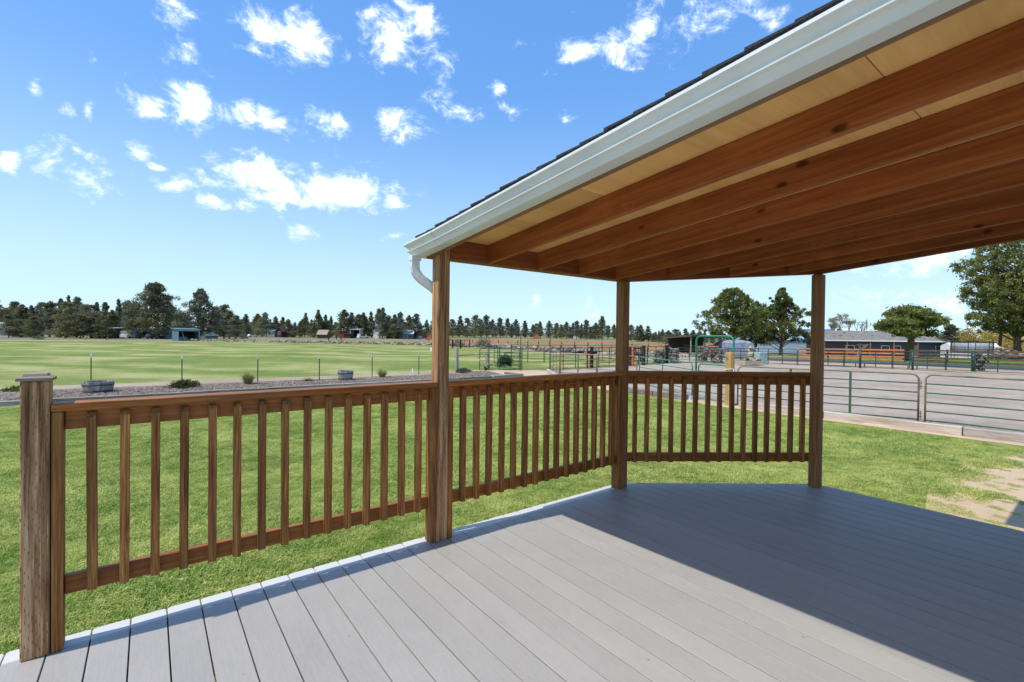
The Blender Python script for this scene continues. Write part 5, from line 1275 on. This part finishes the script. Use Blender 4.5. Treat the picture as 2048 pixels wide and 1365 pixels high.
# left side: the little open shed and what stands round it
pL, pR = at(355, 682.5), at(399, 682.5)
sh = house('open_shed', pL, pR, 4.5, 2.5, 2.8, simple('blue_grey_boards', (.10, .155, .21), .8), M_TEAL, 'small open fronted blue grey shed at the far edge of the pasture', over=.3, open_front=True, flat_roof=.3, trim=simple('dull_blue_trim', (.24, .32, .38), .7), cat='shed')
Ls = (pR-pL).length
box('shelf', (Ls*.4, .9, .9), (Ls*.3, 1.4, .45), M_TEAL, sh); MB().tube([(Ls*.36, .6, .1), (Ls*.3, 1.8, 2.2)], .06, 5).build('leaning_plank', W_HANDLE, sh)
house('cottage', at(343, 678.5), at(374, 678.5), 7, 2.3, 4.5, simple('grey_cottage_wall', (.20, .25, .30), .8), simple('pale_roof', (.42, .38, .33), .9), 'pale cottage with a steep light roof half hidden behind the little shed', over=.4, windows=[(1.2, 1.6, .5, 1.4), (2.2, 1.6, .5, 1.4), (3.2, 1.6, .5, 1.4)], gable=True)
house('garden_shed', at(411, 678), at(436, 678), 3, 1.15, 1.9, M_TEAL, M_TEAL, 'low teal green outbuilding right of the little shed', over=.2)
house('mobile_home', far(-14, 142), far(23, 140), 5, 3.9, 4.4, M_BLUEW, M_ZINC, 'pale green grey mobile home with a metal roof at the left edge', over=.2, windows=[(3.2, 2.2, 1.2, .8)], door=(1.6, .9, 2.0, M_WHITE))
house('farmhouse', far(92, 190), far(118, 190), 8, 2.8, 7.5, M_TANW, simple('brown_roof', (.2, .13, .1), .9), 'brown roofed house hidden among the trees at the far left', over=.5)
house('white_barn', far(530, 226), far(549, 226), 6, 3.2, 4.6, M_CARW, M_ZINC, 'white outbuilding with a pale roof beyond the rubble bank', over=.3, windows=[(2.2, 1.9, 1.2, .9)])
house('maroon_cabin', far(553, 224), far(563, 224), 5, 3.2, 4.9, M_MAROON, M_BROWNF, 'small dark maroon cabin right of the white outbuilding', windows=[(1.2, 2.2, .8, 1.1)], gable=True)
house('rust_shed', far(566, 228), far(582, 228), 4, 2.2, 2.6, M_BROWNF, M_BROWNF, 'low rust brown shed in the distance right of the maroon cabin', flat_roof=.2)
house('brown_hut', far(635, 205), far(653, 205), 4, 2.0, 3.6, M_BROWNF, simple('tan_roof', (.34, .27, .2), .9), 'squat brown hut with a tan roof beyond the pasture', over=.4)
house('red_shed', far(678, 226), far(688, 226), 4, 3.2, 3.6, M_RED, M_MAROON, 'bright red little shed in the distance', flat_roof=.2)
house('dark_lean_to', far(689, 224), far(700, 224), 4, 2.2, 2.4, M_DARK, M_BROWNF, 'dark lean-to beside the bright red shed', flat_roof=.2)
house('carport', far(700, 230), far(720, 230), 5, 4.2, 4.6, M_TANW, M_ZINC, 'pale open carport between the distant trees', open_front=True, flat_roof=.3)
house('white_shed', far(747, 228), far(757, 228), 4, 3.6, 4.4, M_CARW, M_CARW, 'small white gabled shed under the tallest distant tree', gable=True)
house('maroon_barn', far(772, 224), far(799, 224), 7, 3.0, 4.6, M_MAROON, M_MAROON, 'long maroon barn in the distance left of the first roof post', over=.3)
house('metal_roof_barn', far(799, 222), far(826, 222), 7, 2.5, 4.2, M_CARB, M_ZINC, 'low blue barn with a shining metal roof left of the first roof post', over=.3, windows=[(1.5, 1.2, 1.0, .9), (3.2, 1.2, 1.0, .9)])
house('tan_hut', far(824, 226), far(834, 226), 4, 2.4, 3.6, M_TANW, M_TANW, 'small tan hut right of the shining metal roof', gable=True)
house('orange_hut', far(854, 218), far(862, 218), 4, 3.0, 4.2, simple('orange_boards', (.36, .16, .07), .8), M_BROWNF, 'orange brown hut right beside the first roof post', gable=True)
house('orange_cabin', far(1066, 262), far(1078, 262), 5, 2.8, 4.0, simple('orange_wall', (.40, .17, .06), .8), M_MAROON, 'small orange cabin among the pines seen through the tall gate frame', gable=True)
house('white_farm_building', far(1143, 290), far(1168, 290), 8, 4, 7.0, M_CARW, simple('turquoise_roof', (.10, .42, .38), .5), 'white building with a turquoise roof among the pines', over=.4)
house('hay_shed', far(178, 132), far(216, 132), 5, 2.7, 3.0, M_DARK, M_ZINC, 'low dark animal shelter with a pale roof edge behind the dirt strip', over=.3, open_front=True, flat_roof=.3)

def car(p, rz, paint, label, van=False, s=1.0):
    root = tag(empty('parked_van' if van else 'parked_car', p, rz), label, 'van' if van else 'car')
    L, W = (5.4, 2.0) if van else (4.5, 1.8); hb = 1.1 if van else .8; ht = 2.1 if van else 1.45
    side = [(-L/2, .35), (-L/2, hb), (-L*.42, hb+.06), (-L*.36 if not van else -L*.47, ht-.05), (-L*.30 if not van else -L*.44, ht), (L*.10 if not van else L*.2, ht), (L*.24 if not van else L*.3, hb+.08), (L*.46, hb-.06), (L/2, hb-.25), (L/2, .35)]
    m = MB(); n = len(side); m.v = [(x, -W/2, z) for x, z in side]+[(x, W/2, z) for x, z in side]
    m.f = [tuple(range(n)), tuple(range(n, 2*n))[::-1]]+[(i, n+i, n+(i+1) % n, (i+1) % n) for i in range(n)]
    m.build('body', paint, root)
    for y in (-W/2-.01, W/2+.01): box('side_window', (L*.42, .02, ht-hb-.2), (-L*.1, y, (ht+hb)/2+.02), M_GLASS, root)
    for x in (-L*.3, L*.3):
        for y in (-W/2+.08, W/2-.08):
            MB().tube([(x, y-.1, .33), (x, y+.1, .33)], .33, 14).build('wheel', M_TYRE, root)
    return root
car(far(262, 136), .9, M_CARW, 'pale van parked under the tallest juniper', True)
car(far(288, 135), .5, M_CARB, 'dark blue pickup sized car under the tallest juniper', True)
car(far(309, 134.5), .6, M_CARB, 'dark car with a pale roof beside the tallest juniper trunk')
car(far(505, 218), .3, M_CARW, 'pale car with a blue cover beyond the rubble bank')
car(far(726, 224), .2, M_CARW, 'white vehicle beside the pale carport', True)
car(far(846, 214), .4, M_CARB, 'bluish car in front of the tan hut')
# gate of dark poles on the rubble bank
def pole_gate():
    p, q = at(657, 684.5), at(682, 685); d = q-p; L = d.length
    root = tag(empty('pole_gate', p, math.atan2(d.y, d.x)), 'dark pole frame of a gateway in the rubble bank', 'gateway')
    for x in (0, L*.65, L): MB().tube([(0, 0, 0), (0, 0, 1.35)], .12, 7).build('post', W_BLACK, root, (x, 0, 0))
    MB().tube([(0, 0, 1.2), (L*.65, 0, 1.2)], .07, 6).build('rail', W_BLACK, root)
pole_gate()
for i, (x, y) in enumerate(((905, 697), (921, 697.5))): timber_post(at(x, y), 1.35, 'old dark post beyond the pasture right beside the first roof post, %s of the pair' % ('left' if i == 0 else 'right'), W_BLACK, .13)

# ------------------------------------------------------------------ lawn grass
def grass_patch(seed, n, size, h0, h1, w0):
    g = np.random.default_rng(seed); c = np.stack([g.uniform(-size, size, n), g.uniform(-size, size, n), np.zeros(n)], 1)
    a = g.uniform(0, 2*PI, n); b = np.stack([np.cos(a), np.sin(a), np.zeros(n)], 1); w = np.stack([-np.sin(a), np.cos(a), np.zeros(n)], 1)*g.uniform(.6, 1.3, (n, 1))*w0
    h = g.uniform(h0, h1, n); ln = g.uniform(.35, 1.6, n)
    m_ = c+b*(h*ln*.35)[:, None]; m_[:, 2] = h*.62; t_ = c+b*(h*ln)[:, None]; t_[:, 2] = h*np.maximum(.45, 1.0-.34*ln)
    tri = np.concatenate([np.stack([c-w, c+w, m_+w*.8], 1), np.stack([c-w, m_+w*.8, m_-w*.8], 1), np.stack([m_-w*.8, m_+w*.8, t_], 1)])
    base = np.clip(g.normal(.46, .24, n), 0, 1); base = np.where(g.uniform(size=n) < .10, .95, base)
    me = np_mesh(tri, 3, L_GRASS, np.concatenate([base*.85, base*.85, np.minimum(1, base*1.1)])); o = bpy.data.objects.new('grass_patch', me); return o
def in_poly(x, y, poly):
    r = np.zeros(len(x), bool); n = len(poly)
    for i in range(n):
        (x0, y0), (x1, y1) = poly[i], poly[(i+1) % n]
        c = ((y0 > y) != (y1 > y)) & (x < (x1-x0)*(y-y0)/(y1-y0+1e-12)+x0); r ^= c
    return r
def scatter(name, pts, scl, protos, label):
    me = bpy.data.meshes.new(name); me.from_pydata([tuple(p) for p in pts], [], [])
    a = me.attributes.new('scl', 'FLOAT', 'POINT'); a.data.foreach_set('value', np.asarray(scl, np.float32))
    a = me.attributes.new('rotz', 'FLOAT', 'POINT'); a.data.foreach_set('value', RNG.uniform(0, 2*PI, len(pts)).astype(np.float32))
    o = obj(name, me); tag(o, label, 'grass', kind='stuff')
    ng = bpy.data.node_groups.new(name+'_nodes', 'GeometryNodeTree')
    ng.interface.new_socket('Geometry', in_out='INPUT', socket_type='NodeSocketGeometry'); ng.interface.new_socket('Geometry', in_out='OUTPUT', socket_type='NodeSocketGeometry')
    gi, go = ng.nodes.new('NodeGroupInput'), ng.nodes.new('NodeGroupOutput'); jn = ng.nodes.new('GeometryNodeJoinGeometry')
    m2p = ng.nodes.new('GeometryNodeMeshToPoints'); ng.links.new(gi.outputs[0], m2p.inputs[0])
    for pr in protos:
        oi = ng.nodes.new('GeometryNodeObjectInfo'); oi.inputs['Object'].default_value = pr
        gti = ng.nodes.new('GeometryNodeGeometryToInstance'); ng.links.new(oi.outputs['Geometry'], gti.inputs[0]); ng.links.new(gti.outputs[0], jn.inputs[0])
    iop = ng.nodes.new('GeometryNodeInstanceOnPoints'); iop.inputs['Pick Instance'].default_value = True
    ng.links.new(m2p.outputs[0], iop.inputs['Points']); ng.links.new(jn.outputs[0], iop.inputs['Instance'])
    s1 = ng.nodes.new('GeometryNodeInputNamedAttribute'); s1.data_type = 'FLOAT'; s1.inputs['Name'].default_value = 'scl'
    s2 = ng.nodes.new('GeometryNodeInputNamedAttribute'); s2.data_type = 'FLOAT'; s2.inputs['Name'].default_value = 'rotz'
    cx = ng.nodes.new('ShaderNodeCombineXYZ'); ng.links.new(s2.outputs['Attribute'], cx.inputs[2])
    ng.links.new(cx.outputs[0], iop.inputs['Rotation']); ng.links.new(s1.outputs['Attribute'], iop.inputs['Scale'])
    ng.links.new(iop.outputs[0], go.inputs[0])
    md = o.modifiers.new('scatter', 'NODES'); md.node_group = ng
    return o
def build_grass():
    near = [grass_patch(100+i, 360, .17, .022, .060, .0028) for i in range(5)]
    g = np.random.default_rng(77)
    lawn = [(-6, 0.03), (3.67, 0.03), (5.25, -1.12), (5.25, -7), (6.3, -4.0), (6.6, -2.7), (7.3, -2.3), (8.3, -2.1), (9.4, -2.0), (10.7, -2.2), (12.8, -3.0), (12.95, 4), (13.2, 8.0), (13.8, 14.2), (-6, 14.2)]
    st = .155; xs, ys = np.meshgrid(np.arange(-6, 14, st), np.arange(-5, 14.3, st)); x = xs.ravel()+g.uniform(-.07, .07, xs.size); y = ys.ravel()+g.uniform(-.07, .07, xs.size)
    dx, dy = x-CAM.x, y-CAM.y; d = dx*_fw.x+dy*_fw.y; l = dx*_rt.x+dy*_rt.y
    k = in_poly(x, y, lawn) & (d > .5) & (np.abs(l) < d*1.22+.8)
    x, y, d = x[k], y[k], d[k]
    edge = -1.85-.12*np.maximum(0, np.abs(x-9)-1)**1.5+.16*np.sin(x*5.1)+.12*np.sin(x*11.7+y*7)
    near_sand = (x > 5.9) & (x < 13) & (y < edge+.42)
    ok = ~near_sand | (g.uniform(size=len(x)) < np.clip((y-edge)/.42+.2, 0, 1)**1.3)
    x, y, d = x[ok], y[ok], d[ok]
    keep = g.uniform(size=len(x)) < np.clip(1.25-d*.045, .45, 1); x, y = x[keep], y[keep]
    s = g.uniform(.75, 1.15, len(x))*(.85+.35*np.sin(x*1.7+np.sin(y*1.3))*np.sin(y*1.1+.5*x))
    de = np.where(x < 3.66, y, (y+(x-3.656)*.739)*.80); de = np.where(x > 5.1, x-5.2, de)
    s *= 1+.75*np.exp(-(np.maximum(de, 0)/.16)**2)*g.uniform(.3, 1.2, len(x))
    scatter('grass', np.stack([x, y, np.full(len(x), GZ)], 1), s, near, 'short spring lawn grass between the deck and the arena')
    # straggling tufts on the sand patch and along the timbers
    n = 45; px = g.uniform(6.6, 11.5, n); py = -1.85-np.abs(g.normal(size=n))*.26-np.maximum(0, 7.4-px)*.35
    scatter('stray_grass', np.stack([px, py, np.full(n, GZ+.006)], 1), g.uniform(.2, .5, n), near[:3], 'stray grass tufts creeping onto the bare sand')
build_grass()
